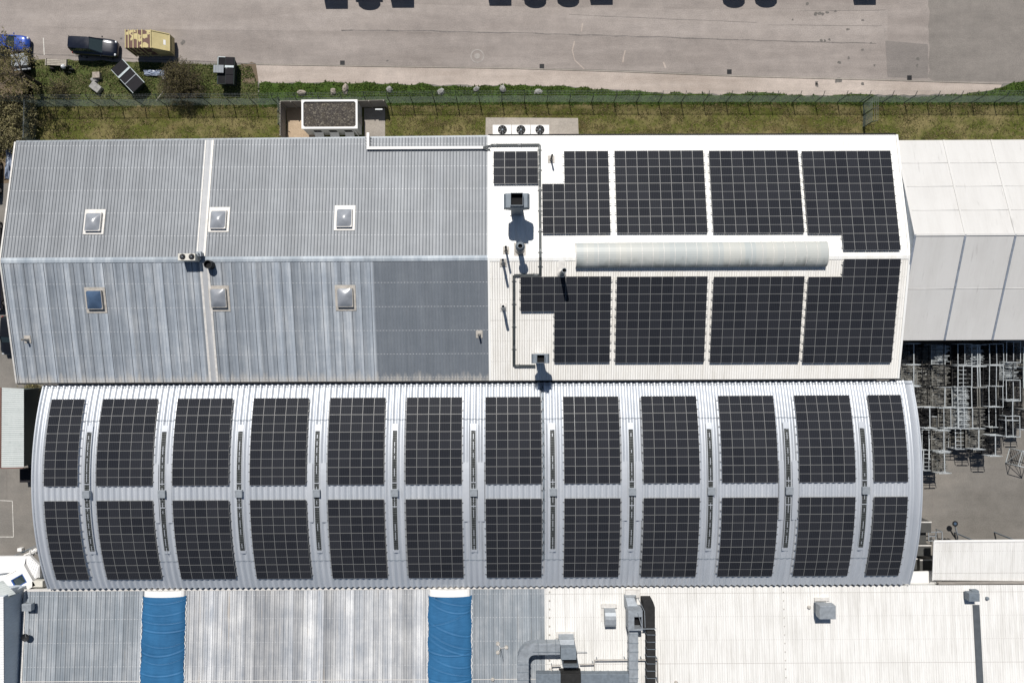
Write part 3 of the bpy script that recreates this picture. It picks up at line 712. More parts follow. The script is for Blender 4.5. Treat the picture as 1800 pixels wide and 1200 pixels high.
for k in range(6):
    x0 = TX0+5*k
    for side in (1, -1):
        ye = TYN+.05 if side > 0 else TYS-.1; ns, nt_ = 8, 12; mb = MB(); g = []
        nstep = 4 if side > 0 else 2
        for i in range(nt_*2+1):
            t = i/(nt_*2); row = []
            for j in range(ns+1):
                s = j/ns; sag = -.05*math.sin(math.pi*s)*math.sin(math.pi*((t*nstep) % 1 if t < 1 else 0))
                row.append(mb.vert((x0+5*s, ye+(TYR-ye)*t, TZE+(TZR-TZE)*t+sag)))
            g.append(row)
        for r0, r1 in zip(g, g[1:]):
            for j in range(ns): mb.f.append([r0[j], r0[j+1], r1[j+1], r1[j]] if side < 0 else [r0[j], r1[j], r1[j+1], r0[j+1]]); mb.m.append(0)
        for q in range(1, nstep):                      # welded seams across the membrane
            t = q/nstep; mb.bar((x0,ye+(TYR-ye)*t,TZE+(TZR-TZE)*t+.012),(x0+5,ye+(TYR-ye)*t,TZE+(TZR-TZE)*t+.012),0.07,0.012)
        mb.build('roof_membrane', M_tent, tent, smooth=True)
M_keder_shade = simple('shaded_keder_rail', (0.24,0.27,0.32), 0.5, 0.1)  # same strip as the lawn side; keder channel's shade put into the colour
for k in range(7):
    x = TX0+5*k
    for ye, m in ((TYN+.05, M_tent), (TYS-.1, M_keder_shade)):
        mb = MB(); mb.bar((x,ye,TZE+.03),(x,TYR,TZR+.03),0.20,0.06); mb.build('rafter_strip', m, tent)
mb = MB(); mb.bar((TX0,TYR,TZR+.02),(xe,TYR,TZR+.02),0.22,0.05); mb.build('ridge_cap', M_tent, tent)

mb = MB(); mb.box(TX0+.05, xe-.05, TYS+.15, TYN-.15, .02, .06); mb.build('bounce_floor', M_pad, tent)  # unseen pale floor added to bounce light up onto the membrane
# ------------------------------------------------------------------ low-pitched halls along the bottom
LY, LZ, LS = -26.05, 4.6, 0.0705
def low_z(y): return LZ + LS*(LY-y)
def on_low(u, v, dz=0.0):
    z = 5
    for _ in range(5): p = P(u, v, z); z = low_z(p.y)+dz
    return P(u, v, z)
LYR = -42.0; lx0 = P(43,1037,4.6).x; lxm = P(957,1036,4.6).x; lxe = 72.0
lowg = thing('workshop_hall', ((lx0+lxm)/2, -34, 0), 'low workshop hall with streaked bare metal roof and two blue covered rooflights', 'building')
loww = thing('workshop_hall', ((lxe+lxm)/2, -34, 0), 'low workshop hall with soiled off white ribbed roof carrying silver ventilation ducts', 'building')
def low_hall(root, x0, x1, mats, pitch, every=2):
    mb = MB()
    for xx in (x0+.1, x1-.1): mb.face([(xx,LY-.2,0),(xx,2*LYR-LY,0),(xx,2*LYR-LY,LZ-.1),(xx,LYR,low_z(LYR)-.1),(xx,LY-.2,LZ-.1)])
    mb.face([(x0+.1,LY-.2,0),(x1-.1,LY-.2,0),(x1-.1,LY-.2,LZ-.1),(x0+.1,LY-.2,LZ-.1)]); y2 = 2*LYR-LY+.2
    mb.face([(x0+.1,y2,0),(x1-.1,y2,0),(x1-.1,y2,LZ-.1),(x0+.1,y2,LZ-.1)])
    mb.build('wall', M_render, root)
    for (a, b, m, lab) in mats:
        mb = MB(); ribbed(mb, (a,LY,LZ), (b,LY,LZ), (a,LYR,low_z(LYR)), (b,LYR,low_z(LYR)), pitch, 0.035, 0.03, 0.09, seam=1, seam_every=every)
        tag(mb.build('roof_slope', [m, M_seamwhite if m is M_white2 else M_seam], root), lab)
        mb = MB(); ribbed(mb, (a,2*LYR-LY,LZ), (b,2*LYR-LY,LZ), (a,LYR,low_z(LYR)), (b,LYR,low_z(LYR)), pitch, 0.035, 0.03, 0.075); mb.build('roof_slope', m, root)
tA0, tA1 = on_low(252,1050).x, on_low(327.5,1050).x; tB0, tB1 = on_low(753,1050).x, on_low(828.5,1050).x
low_hall(lowg, lx0, lxm-.01, [(lx0,(tA0+tA1)/2,M_hallS,'darker ribbed grey roof at the left end'),((tA0+tA1)/2,(tB0+tB1)/2,M_hallW,'pale streaked metal roof between the blue covers'),((tB0+tB1)/2,lxm-.01,M_hallS,'grey roof right of the second blue cover')], 0.25)
low_hall(loww, lxm, lxe, [(lxm, lxe, M_white2, None)], 0.25, 4)
mb = MB(); yv = P(900,1193,5.3).y; mb.bar((lx0,yv,low_z(yv)+.045),(lxm-.05,yv,low_z(yv)+.045),0.07,0.012)
mb.bar((lx0+.1,LY-.05,LZ+.03),(lx0+.1,LYR,low_z(LYR)+.03),0.22,0.09); mb.bar((lx0,LY-.04,LZ+.02),(lxm-.05,LY-.04,LZ+.02),0.25,0.05)
mb.build('edge_flashing', M_flash, lowg)
for (a, b) in ((tA0, tA1), (tB0, tB1)):                # barrel rooflights under the tarpaulins
    mb = MB(); n = 12; c = (a+b)/2; w = (b-a)/2-.14
    pts = [(c+w*math.cos(math.pi*j/n), .05+.50*math.sin(math.pi*j/n)) for j in range(n+1)]
    for y0, y1 in ((LY-.08, LYR),):
        for (x0,z0),(x1,z1) in zip(pts, pts[1:]): mb.face([(x0,y0,low_z(y0)+z0),(x1,y0,low_z(y0)+z1),(x1,y1,low_z(y1)+z1),(x0,y1,low_z(y1)+z0)])
        mb.face([(x,y0,low_z(y0)+z) for x, z in pts])
    mb.build('barrel_rooflight', M_whitepaint, lowg)
M_tray0 = simple('blue_cord', (0.03,0.115,0.235), 0.8)
for idx, (a, b) in enumerate(((tA0, tA1), (tB0, tB1))):
    y0 = on_low(290, 1047 if idx == 0 else 1049, .3).y; y1 = LYR+1
    mb = MB(); nx, ny = 24, 340; g = []
    folds = []
    y = y0-.5
    while y > y1:
        folds.append((y, random.uniform(-.1,.1) if idx == 0 else random.uniform(-.9,.9), random.uniform(.03,.065), random.uniform(.2,.5))); y -= random.uniform(.7, 1.5) if idx == 0 else random.uniform(.45, 1.2)
    for i in range(ny+1):
        yy = y0+(y1-y0)*i/ny; row = []
        for j in range(nx+1):
            s = 2*j/nx-1; xw = (a+b)/2 + s*((b-a)/2+.06*math.sin(yy*2.3+s)*abs(s))
            z = .10 + .54*math.sqrt(max(0, 1-s*s))
            off = 0
            for fy, sk, am, sag in folds:
                d = yy-(fy + sk*s - sag*(1-s*s))
                if abs(d) < .5: off += am*math.exp(-(d/.055)**2) - am*.5*math.exp(-((d-.13)/.10)**2)
            row.append(mb.vert((xw, yy-(.45*(1-s*s) if i == 0 else 0), low_z(yy)+z+off)))
        g.append(row)
    for r0, r1 in zip(g, g[1:]):
        for j in range(nx): mb.f.append([r0[j], r1[j], r1[j+1], r0[j+1]]); mb.m.append(0)
    o = mb.build('tarpaulin', M_tarp, smooth=True)
    tag(o, ('evenly strapped blue tarpaulin over the left barrel rooflight of the grey workshop roof', 'wrinkled blue tarpaulin over the rooflight near the middle of the workshop roof')[idx], 'tarpaulin', 'blue tarpaulins over rooflights')
    for fy, sk, am, sag in folds[::2]:                 # cords pulled over the cover, tied to eyelets at both sides
        pts = []
        for j in range(17):
            q = -1+2*j/16; yy = fy+sk*q-sag*(1-q*q)+.12; pts.append(((a+b)/2+q*((b-a)/2+.08), yy, low_z(yy)+.13+.54*math.sqrt(max(0,1-q*q))))
        r_ = MB(); r_.tube(pts, .011, 5); r_.build('rope', M_tray0, o)
    for sgn in (-1, 1):
        e = MB(); y = y0-.3
        pts = []
        while y > y1: x_ = (a+b)/2+sgn*((b-a)/2+.05+.05*math.sin(y*10)); pts.append((x_, y, low_z(y)+.08)); y -= .155
        e.tube(pts, .045, 5); e.build('hem', M_whitepaint, o)
# dark translucent strip and little overlap rows on the white hall
mb = MB(); pa, pb, pc = on_low(1709,1060), on_low(1721,1060), None
yy0 = on_low(1715,1062).y; x0, x1 = pa.x, pb.x
mb.hexa([(x0,LYR,low_z(LYR)+.042),(x1,LYR,low_z(LYR)+.042),(x1,yy0,low_z(yy0)+.042),(x0,yy0,low_z(yy0)+.042),(x0,LYR,low_z(LYR)+.06),(x1,LYR,low_z(LYR)+.06),(x1,yy0,low_z(yy0)+.06),(x0,yy0,low_z(yy0)+.06)])
mb.build('dark_rooflight_strip', simple('smoked_rooflight', (0.085,0.095,0.105), 0.4, 0, 0.12, 2), loww)
mb = MB()
for uu, du in ((966, 0), (1377, 5)):
    for q in range(12):
        v = 1040+q*15; p = on_low(uu+du*(v-1035)/165, v, .06); mb.ball(p, 0.09 if uu < 1000 else .06, 8, 5, 0, (1,1.3,.6))
mb.build('fixing_caps', M_beige, loww)

# ------------------------------------------------------------------ smaller buildings round the edge
shedl = thing('small_shed', P(20,750), 'small shed with green white ribbed roof and dark green side wall at left edge', 'shed')
zt, zb = 3.6, 3.9
a, b, c, d = P(3,681,zt), P(42,683,zt), P(42,821,zt), P(2,822,zt)
mb = MB(); ribbed(mb, b, c, a, d, 0.22, 0.03, 0.05, 0.11); mb.build('roof', M_shed, shedl)
mb = MB(); mb.box(a.x+.1, b.x-.05, c.y+.1, b.y-.1, 0, zt-.05); mb.build('wall', M_walldark, shedl)
mb = MB(); mb.bar(a+Vector((-.05,0,.02)), d+Vector((-.05,0,.02)), .12, .14); mb.bar(d+Vector((0,-.03,.02)), c+Vector((0,-.03,.02)), .1, .12); mb.build('verge_trim', simple('red_brown_trim', (0.16,0.075,0.06), 0.6), shedl)

shedr = thing('yard_canopy', P(1740,985), 'white ribbed flat canopy roof beside the stillage yard at right edge', 'canopy')
a, b = P(1643,951,4.4), P(1862,949,4.4); c, d = P(1862,1021,4.1), P(1639.5,1019,4.1)
mb = MB(); ribbed(mb, d, c, a+Vector((-.1,0,0)), b, 0.2, 0.03, 0.03, 0.08); mb.build('roof', M_white2, shedr)
for xx in (d.x+5, d.x+9.5):
    for yy in (d.y+.3, a.y-.3): mb = MB(); mb.tube([(xx,yy,0),(xx,yy,4.05)], .08, 8); mb.build('post', M_galvd, shedr)
mb = MB(); mb.bar(d+Vector((.1,.35,-.2)), c+Vector((0,.35,-.2)), .1, .3); mb.build('edge_beam', M_wood, shedr)
mb = MB(); mb.bar(a+Vector((-.1,.03,.04)), b+Vector((0,.03,.04)), .22, .1); mb.bar(a+Vector((-.12,0,.04)), d+Vector((-.04,0,.04)), .1, .1); mb.build('parapet', M_whitepaint, shedr)
link = thing('link_canopy', P(1615,1015), 'low flat white canopy roof between arched hall and white shed', 'canopy')
mb = MB(); mb.prism([p.xy for p in (P(1582,1005,3.4), P(1582,1027.5,3.4), P(1655,1027.5,3.4), P(1655,1003,3.4))], 3.2, 3.4); mb.build('roof', M_whitepaint, link)
mb = MB(); 
for u, v in ((1590,1010),(1590,1025),(1645,1025),(1645,1006)): mb.tube([P(u,v,0), P(u,v,0)+Vector((0,0,3.2))], .06, 8)
mb.build('posts', M_galv, link)
mb = MB(); mb.bar(P(1648,1024,4.2), P(1850,1022.5,4.2), .18, .4); mb.build('edge_beam', M_wood, link)

# white annex in the lower left corner
annex = thing('annex_building', P(20,1060), 'white clad annex with angular roof and blue framed roof window in bottom left corner', 'building')
zA = 3.3
front = Ps([(-60,978),(53,977),(70,994),(70,1014),(64,1018),(84,1026),(84,1031),(38,1033),(-60,1033)], zA)
mb = MB(); mb.prism([(p.x,p.y) for p in front][::-1], zA-.3, zA); mb.build('canopy', M_annex, annex)
for u, v in ((45,985),(62,1000),(20,985)): q = P(u, v, 0); q = P(u-26, v+16, 0); mb = MB(); mb.tube([q, q+Vector((0,0,zA-.3))], .09, 8); mb.build('post', M_galv, annex)
mb = MB(); q0, q1 = P(-60,1028,0), P(22,1008,0); mb.box(q0.x, q1.x, q0.y, q1.y, 0, zA-.303); mb.build('wall', M_annex, annex)
mb = MB()
q = Ps([(-60,980),(46,980),(46,1000),(-60,1012)], zA)
ribbed(mb, q[0]+Vector((0,0,.06)), q[1]+Vector((0,0,.06)), q[3]+Vector((0,0,.5)), q[2]+Vector((0,0,.5)), .25, .035, .035, .09)
q = Ps([(53,979),(69,994),(63,1015),(47,1000)], zA)
ribbed(mb, q[0]+Vector((0,0,.06)), q[1]+Vector((0,0,.06)), q[3]+Vector((0,0,.5)), q[2]+Vector((0,0,.3)), .25, .035, .035, .09)
q = Ps([(69,994),(69,1013),(64,1016),(63,1015)], zA)
mb.face([q[0]+Vector((0,0,.06)), q[1]+Vector((0,0,.06)), q[2]+Vector((0,0,.3)), q[3]+Vector((0,0,.3))]); mb.build('porch_roof', M_annex, annex)
# tilted square roof box with the window
ctr = P(33, 1021, 4.0); ang = R(29); Mx = Matrix.Translation(ctr) @ Matrix.Rotation(ang, 4, 'Z')
mb = MB(); hw, hl, ww, wl = 1.32, 1.25, .72, .52
for (x0,x1,y0,y1) in ((-hw,hw,wl,hl),(-hw,hw,-hl,-wl),(-hw,-ww,-wl,wl),(ww,hw,-wl,wl)): mb.box(x0,x1,y0,y1,-.66,0,0,Mx)
mb.box(-hw+.25, .3, hl-.12, hl-.05, .0, .05, 0, Mx)
rb = mb.build('roof_box', M_whitepaint, annex)
mb = MB()
for (x0,x1,y0,y1) in ((-ww,ww,wl-.1,wl),(-ww,ww,-wl,-wl+.1),(-ww,-ww+.12,-wl+.1,wl-.1),(ww-.12,ww,-wl+.1,wl-.1)): mb.box(x0+.002,x1-.002,y0+.002,y1-.002,-.2,-.03,0,Mx)
wf = mb.build('window_frame', simple('blue_window_frame', (0.03,0.09,0.30), 0.4), annex)
mb = MB(); mb.box(-ww+.11, ww-.11, -wl+.09, wl-.09, -.16, -.12, 0, Mx); mb.build('pane', M_darkglass, wf)
# long wing along the left edge
ze = 7.3; e0, e1 = P(6,1052,ze), P(11,1215,ze)
mb = MB(); mb.box(e0.x-9, e0.x-.03, e1.y-6, e0.y+.2, 0, ze-.12); mb.build('wing_wall', simple('blue_grey_cladding', (0.50,0.55,0.60), 0.6, 0, .1, 2, stretch=(1,4,1)), annex)
mb = MB(); ribbed(mb, (e0.x,e0.y+.25,ze), (e0.x,e1.y-6,ze), (e0.x-5,e0.y+.25,ze+.9), (e0.x-5,e1.y-6,ze+.9), .25, .035, .04, .1); mb.build('wing_roof', M_annex, annex)
q = [P(-8,1014,6.4), P(5,1019,6.4), P(28,1043,6.2), P(5,1056,7.25), P(-30,1050,7.6)]
mb = MB(); ribbed(mb, q[1], q[2], q[0]+Vector((-2,-1.2,1.0)), q[3]+Vector((-.6,.2,.1)), .22, .03, .04, .1); mb.face([q[2]+Vector((0,0,-.12)), q[3], (q[3].x,q[3].y,5), (q[2].x,q[2].y,4.9)]); mb.build('hip_roof', M_shed, annex)

# transformer kiosk
kz = 2.5
k0, k1, k2, k3 = P(530,226.5,kz), P(628.5,226.5,kz), P(628.5,175,kz), P(530,175,kz)
kiosk = thing('transformer_kiosk', Vector(((k0.x+k1.x)/2,(k0.y+k2.y)/2,0)), 'small flat roofed transformer kiosk with white parapet and dark gravel roof', 'kiosk')
kx0, kx1, ky0, ky1 = k0.x, k1.x, k0.y, k2.y
mb = MB(); mb.box(kx0+.06, kx1-.06, ky0+.06, ky1-.06, 0, kz-.22); mb.build('wall', M_render, kiosk)
mb = MB()
for (x0,x1,y0,y1) in ((kx0,kx1,ky1-.2,ky1),(kx0,kx1,ky0,ky0+.2),(kx0,kx0+.2,ky0+.2,ky1-.2),(kx1-.2,kx1,ky0+.2,ky1-.2)): mb.box(x0,x1,y0,y1,kz-.25,kz)
for sx, sy in ((0,0),(0,1),(1,0),(1,1)):               # splayed inner corners
    cx = kx0+.2 if not sx else kx1-.2; cy = ky0+.2 if not sy else ky1-.2; dx = .16 if not sx else -.16; dy = .16 if not sy else -.16
    mb.prism([(cx,cy),(cx+dx,cy),(cx,cy+dy)] if dx*dy > 0 else [(cx,cy),(cx,cy+dy),(cx+dx,cy)], kz-.24, kz-.003)
mb.build('parapet', M_whitepaint, kiosk)
mb = MB(); mb.box(kx0+.2, kx1-.2, ky0+.2, ky1-.2, kz-.2, kz-.14); mb.build('gravel_bed', M_gravel, kiosk)
for xo in (0.22, 0.50, 0.775):
    xc = kx0+(kx1-kx0)*xo+.12; y = ky0+.06
    mb = MB(); mb.box(xc-.42,xc+.42,y-.004,y+.05,.5,1.7); v_ = mb.build('vent', M_blackhole, kiosk)
    mb = MB(); mb.hexa([(xc-.5,y-.42,.55),(xc+.5,y-.42,.55),(xc+.5,y,1.0),(xc-.5,y,1.0),(xc-.5,y-.42,.60),(xc+.5,y-.42,.60),(xc+.5,y,1.05),(xc-.5,y,1.05)]); mb.box(xc-.5,xc+.5,y-.44,y-.4,.35,.6); mb.build('hood', M_whitepaint, v_)
mb = MB(); mb.box(kx1-.05,kx1-.004,ky0+1.0,ky0+2.0,.1,2.1); mb.build('door', M_beige, kiosk)
mb = MB(); mb.tube([(kx1-.45,ky0-.0,2.2),(kx1-.45,ky0-.05,.1)], .07, 8); mb.build('downpipe', M_whitepaint, kiosk)
# ------------------------------------------------------------------ solar arrays
def panel_mesh():
    mb = MB(); w, l, t, f = PW/2, PL/2, 0.038, 0.020; g = 0.012
    for (x0,x1,y0,y1) in ((-w,w,l-f,l),(-w,w,-l,-l+f),(-w,-w+f,-l+f,l-f),(w-f,w,-l+f,l-f)): mb.box(x0,x1,y0,y1,0,t,0)
    for s in (1, -1):
        y0, y1 = (g, l-f) if s > 0 else (-l+f, -g)
        mb.face([(-w+f,y0,t-.004),(w-f,y0,t-.004),(w-f,y1,t-.004),(-w+f,y1,t-.004)], 1, [(0,0),(1,0),(1,1),(0,1)])
    mb.face([(-w+f,-g,t-.004),(w-f,-g,t-.004),(w-f,g,t-.004),(-w+f,g,t-.004)], 2)
    mb.face([(-w+f,-l+f,.004),(-w+f,l-f,.004),(w-f,l-f,.004),(w-f,-l+f,.004)], 2)
    return mb
_pm = panel_mesh().build('solar_panel', [M_frame, M_cell, M_backsheet]); PANEL = _pm.data; bpy.data.objects.remove(_pm)
RAILS = {}
def rail_mesh(n):
    if n not in RAILS:
        mb = MB(); L_ = n*CP/2+.16; mb.box(-L_, L_, -.02, .02, -.06, -.004)
        for s in (-1, 1): mb.box(s*(L_-.13)-.04, s*(L_-.13)+.04, -.045, .045, -.004, .03)
        o = mb.build('mounting_rail', M_rail); RAILS[n] = o.data; bpy.data.objects.remove(o)
    return RAILS[n]
def child(name, me, root, loc, rx):
    o = bpy.data.objects.new(name, me); scene.collection.objects.link(o); o.parent = root
    o.location = loc - root.location; o.rotation_euler = (rx, 0, 0); return o
LIFT = 0.26
def array(label, group, x0, cells, ncols, posfn):
    """cells: list of rows, each a (first col, last col) span; posfn(row) -> (y, z, rx)"""
    mid = posfn(len(cells)//2)
    root = thing('solar_array', (x0+ncols*CP/2, mid[0], mid[1]), label, 'solar array', group)
    for r, (ca, cb) in enumerate(cells):
        y, z, rx = posfn(r); n = cb-ca+1
        for c in range(ca, cb+1): child('solar_panel', PANEL, root, Vector((x0+(c+.5)*CP, y, z)), rx)
        for s in (-.27, .27):
            child('mounting_rail', rail_mesh(n), root, Vector((x0+(ca+n/2)*CP, y+s*PL*math.cos(rx), z+s*PL*math.sin(rx))), rx)
    return root
GF = 'solar arrays on the white gabled roof'
def flat_pos(yt, north):
    sgn = -1 if north else 1; th = math.atan(SL)
    def f(r):
        y = yt - (r+.5)*RP*math.cos(th); return (y, roof_z(y)+LIFT, sgn*th)
    return f
def flat_array(label, u, v, uL, vL, ncols, cells, north, rowoff=0):
    pT = on_roof(u, v, LIFT); pB = on_roof(uL, vL, LIFT)
    return array(label, GF, pB.x, cells, ncols, flat_pos(pT.y, north))
F8 = [(0,7)]*5
flat_array('smallest solar array, four panels wide, at the upper left of the white roof', 867,266.3, 867.3,323, 4, [(0,3)]*2, True)
flat_array('stepped solar array above the white ridge with its upper left corner missing', 991,265.8, 953.7,411, 6, [(2,5)]*2+[(0,5)]*3, True)
flat_array('rectangular solar array above the left half of the vaulted rooflight', 1080,265.3, 1082,340, 8, F8, True)
flat_array('rectangular solar array above the right half of the vaulted rooflight', 1245,265.3, 1250,340, 8, F8, True)
flat_array('rightmost solar array above the white ridge, with an extra row of five panels', 1408,265.8, 1414.5,340, 8, F8+[(3,7)], True)
flat_array('stepped solar array below the ridge with its lower left corner missing', 914.5,486.2, 914.8,520, 8, [(0,7)]*2+[(3,7)]*3, False)
flat_array('rectangular solar array below the left half of the vaulted rooflight', 1084,486.2, 1082.5,560, 8, F8, False)
flat_array('rectangular solar array below the right half of the vaulted rooflight', 1254.5,486.2, 1251,560, 8, F8, False)
flat_array('rightmost solar array below the white ridge, with an extra row of five panels', 1482,455, 1415.7,560, 8, [(3,7)]+F8, False)
GA = 'solar arrays on the arched roof'
ORD = ['first','second','third','fourth','fifth','sixth','seventh','eighth','ninth','tenth','eleventh','twelfth']
def arch_pos(yt):
    th0 = arch_ang(yt)
    def f(r):
        th = th0 - (r+.5)*RP/(BR+LIFT); y = BYC + (BR+LIFT)*math.sin(th); return (y, BZC-BR+(BR+LIFT)*math.cos(th), -th)
    return f
ytU = on_arch(900, 698.5, LIFT).y; ytL = on_arch(900, 875.5, LIFT).y
for i in range(12):
    for row, yt_ in (('upper', ytU), ('lower', ytL)):
        if i in (0, 11): lab = 'narrow solar array at the %s end of the %s row on the arched roof' % ('left' if i == 0 else 'right', row)
        else: lab = '%s solar array from the left in the %s row on the arched roof' % (ORD[i], row)
        array(lab, GA, BAYX[i], [(0, BAYN[i]-1)]*5, BAYN[i], arch_pos(yt_))
# lightning conductors along the arch and cable trays
for v, lab in ((735.5, 'thin conductor wire along the upper flank of the arched roof'), (982.5, 'thin conductor wire along the lower flank of the arched roof')):
    mb = MB(); y = on_arch(900, v, .13).y; pts = []
    x = BAYX[0]+3*CP
    while x < BAYX[11]+.2: pts.append((x, y+random.uniform(-.02,.02), arch_z(y)+.215)); x += 0.8
    mb.tube(pts, 0.022, 6); tag(mb.build('conductor_wire', M_galvd), lab, 'wire', 'conductor wires on the arched roof')
def tray(mb, a, b, w=0.26, h=0.10, lift=0.12):
    a, b = Vector(a), Vector(b); L_ = (b-a).length; n = max(1, int(L_/1.05)); d = (b-a)/n
    side = d.normalized().cross(Vector((0,0,1))).normalized()
    for i in range(n):
        p, q = a+d*i, a+d*(i+1); mb.bar(p+Vector((0,0,lift)), q+Vector((0,0,lift)), w, h, 0)
        if i % 2 == 0: mb.bar(p+d*.2+Vector((0,0,lift+h*.5+.012)), p+d*.45+Vector((0,0,lift+h*.5+.012)), w*.45, .02, 1)
    for i in range(0, n, 2): p = a+d*(i+.5); mb.bar(p-side*.25+Vector((0,0,.06)), p+side*.25+Vector((0,0,.06)), .05, .05, 1)
M_tray = simple('dark_cable_tray', (0.035,0.042,0.045), 0.55, 0.2, 0.3, 2); M_tray2 = simple('tray_lid', (0.12,0.13,0.135), 0.5, 0.3)
mb = MB(); route = [(863,255.5),(948.5,255),(949.5,483.5),(903.5,484),(903.5,643),(941,643)]
pts = [on_roof(u, v, .1) for u, v in route]
for a, b in zip(pts, pts[1:]):
    if a.y > YR > b.y:
        t = (a.y-YR)/(a.y-b.y); m = Vector((a.x+(b.x-a.x)*t, YR, ZR+.06)); tray(mb, a-Vector((0,0,.1)), m); tray(mb, m, b-Vector((0,0,.1)))
    else: tray(mb, a-Vector((0,0,.1)), b-Vector((0,0,.1)))
tag(mb.build('cable_tray', [M_tray, M_tray2]), 'dark cable tray stepping in right angles across the white gabled roof', 'cable tray', 'rooftop cable trays')
mb = MB(); xg = on_arch(957, 800, .2).x; ys = [on_arch(957, 674, .2).y+(on_arch(957, 982, .2).y-on_arch(957, 674, .2).y)*i/16 for i in range(17)]
for a, b in zip(ys, ys[1:]): tray(mb, (xg-.1,a,arch_z(a)+.1), (xg-.1,b,arch_z(b)+.1), .2, .08)
tag(mb.build('cable_tray', [M_galvd, M_tray]), 'narrow cable tray running straight down over the arched roof', 'cable tray', 'rooftop cable trays')
mb = MB(); a, b, c, d = on_roof(647,238,.25), on_roof(647,260.5,.22), on_roof(849,259.5,.22), on_roof(863,255.5,.2)
mb.bar(a+Vector((0,.25,0)), b, .26, .14, 0); mb.bar(b+Vector((-.15,0,0)), c, .27, .14, 0); mb.bar(c, d, .14, .08, 1); mb.bar(c+Vector((0,-.1,0)), on_roof(862,263,.2), .12, .08, 1)
for q in range(4): p = a.lerp(b, .15+.25*q); mb.bar(p+Vector((-.32,0,-.1)), p+Vector((.32,0,-.1)), .05, .05, 1)
tag(mb.build('cable_duct', [M_whitepaint, M_tray]), 'long white L shaped cable duct along the lawn side eave of the grey roof', 'cable duct')

# ------------------------------------------------------------------ rooftop vents and stacks
def vent_pipe(u, v, h, r, label, m, plate=True, cap=None, group='vent pipes on the hall roofs', surf=on_roof):
    p = surf(u, v, 0); root = thing('vent_pipe', p, label, 'vent pipe', group)
    mb = MB()
    a = mb.lathe((p.x,p.y,p.z-.15), [(r,0),(r,h)], 16); b_ = mb.lathe((p.x,p.y,p.z-.15), [(r*.82,h-.3),(r*.82,h)], 16)
    n = 16
    for j in range(n): mb.f.append([a[1][j],a[1][(j+1)%n],b_[1][(j+1)%n],b_[1][j]]); mb.m.append(0)
    mb.cap(b_[0], 1); mb.build('shaft', [m, M_blackhole], root)
    if plate:
        mb = MB(); s = max(.34, r*2.2); q = [(-s,-s),(s,-s),(s,s*1.3),(-s,s*1.3)]
        zf = roof_z if surf is on_roof else low_z
        mb.hexa([(p.x+a_,p.y+b,zf(p.y+b)+.045) for a_,b in q]+[(p.x+a_,p.y+b,zf(p.y+b)+.06) for a_,b in q]); mb.lathe((p.x,p.y,p.z-.1), [(r*2.0,.1),(r*1.1,.55)], 16); mb.build('flashing', M_beige if m is not M_galv else M_flash, root)
    if cap:
        mb = MB(); rr = mb.lathe((p.x,p.y,p.z-.15), [(r*1.0,h-.9),(r*cap,h-.55),(r*cap,h-.4),(r*1.0,h-.02)], 16); mb.build('collar', m, root)
    return root
vent_pipe(968.8,281,2.0,.10,'slim vent pipe standing alone between the smallest array and the stepped array',M_blacksteel)
vent_pipe(889.6,441,3.2,.11,'slim vent pipe left of the wide collared stack, just above the white ridge',M_blacksteel)
vent_pipe(913.8,440,3.3,.27,'wide metal stack with a collar, just above the white ridge below the big exhaust',M_galvd,cap=1.75)
vent_pipe(884.6,463,3.1,.13,'dark vent pipe just below the white ridge near the grey roof',M_galvd)
vent_pipe(885,541,3.0,.15,'pale vent pipe halfway down the white slope, left of the cable tray',M_galv)
vent_pipe(987.3,481.5,3.7,.24,'thick vent pipe at the array edge left of the vaulted rooflight',M_galv)
vent_pipe(842.5,588,1.25,.10,'small vent pipe on the slate grey part of the roof',M_flash)
vent_pipe(49,597,1.0,.11,'small vent pipe near the left gable of the grey roof',M_beige)
vent_pipe(371.5,466,1.0,.42,'short fat black pipe beside the condenser on the grey ridge',M_blacksteel,plate=False)
# flashing patch above the thick pipe
mb = MB(); a, b = on_roof(982.5,452,.05), on_roof(993,476,.05)
mb.hexa([(a.x,b.y,roof_z(b.y)+.045),(b.x,b.y,roof_z(b.y)+.045),(b.x,a.y,roof_z(a.y)+.045),(a.x,a.y,roof_z(a.y)+.045),(a.x,b.y,roof_z(b.y)+.06),(b.x,b.y,roof_z(b.y)+.06),(b.x,a.y,roof_z(a.y)+.06),(a.x,a.y,roof_z(a.y)+.06)])
tag(mb.build('flashing_plate', M_flash), 'flat metal flashing plate between the ridge and the thick vent pipe', 'flashing plate')

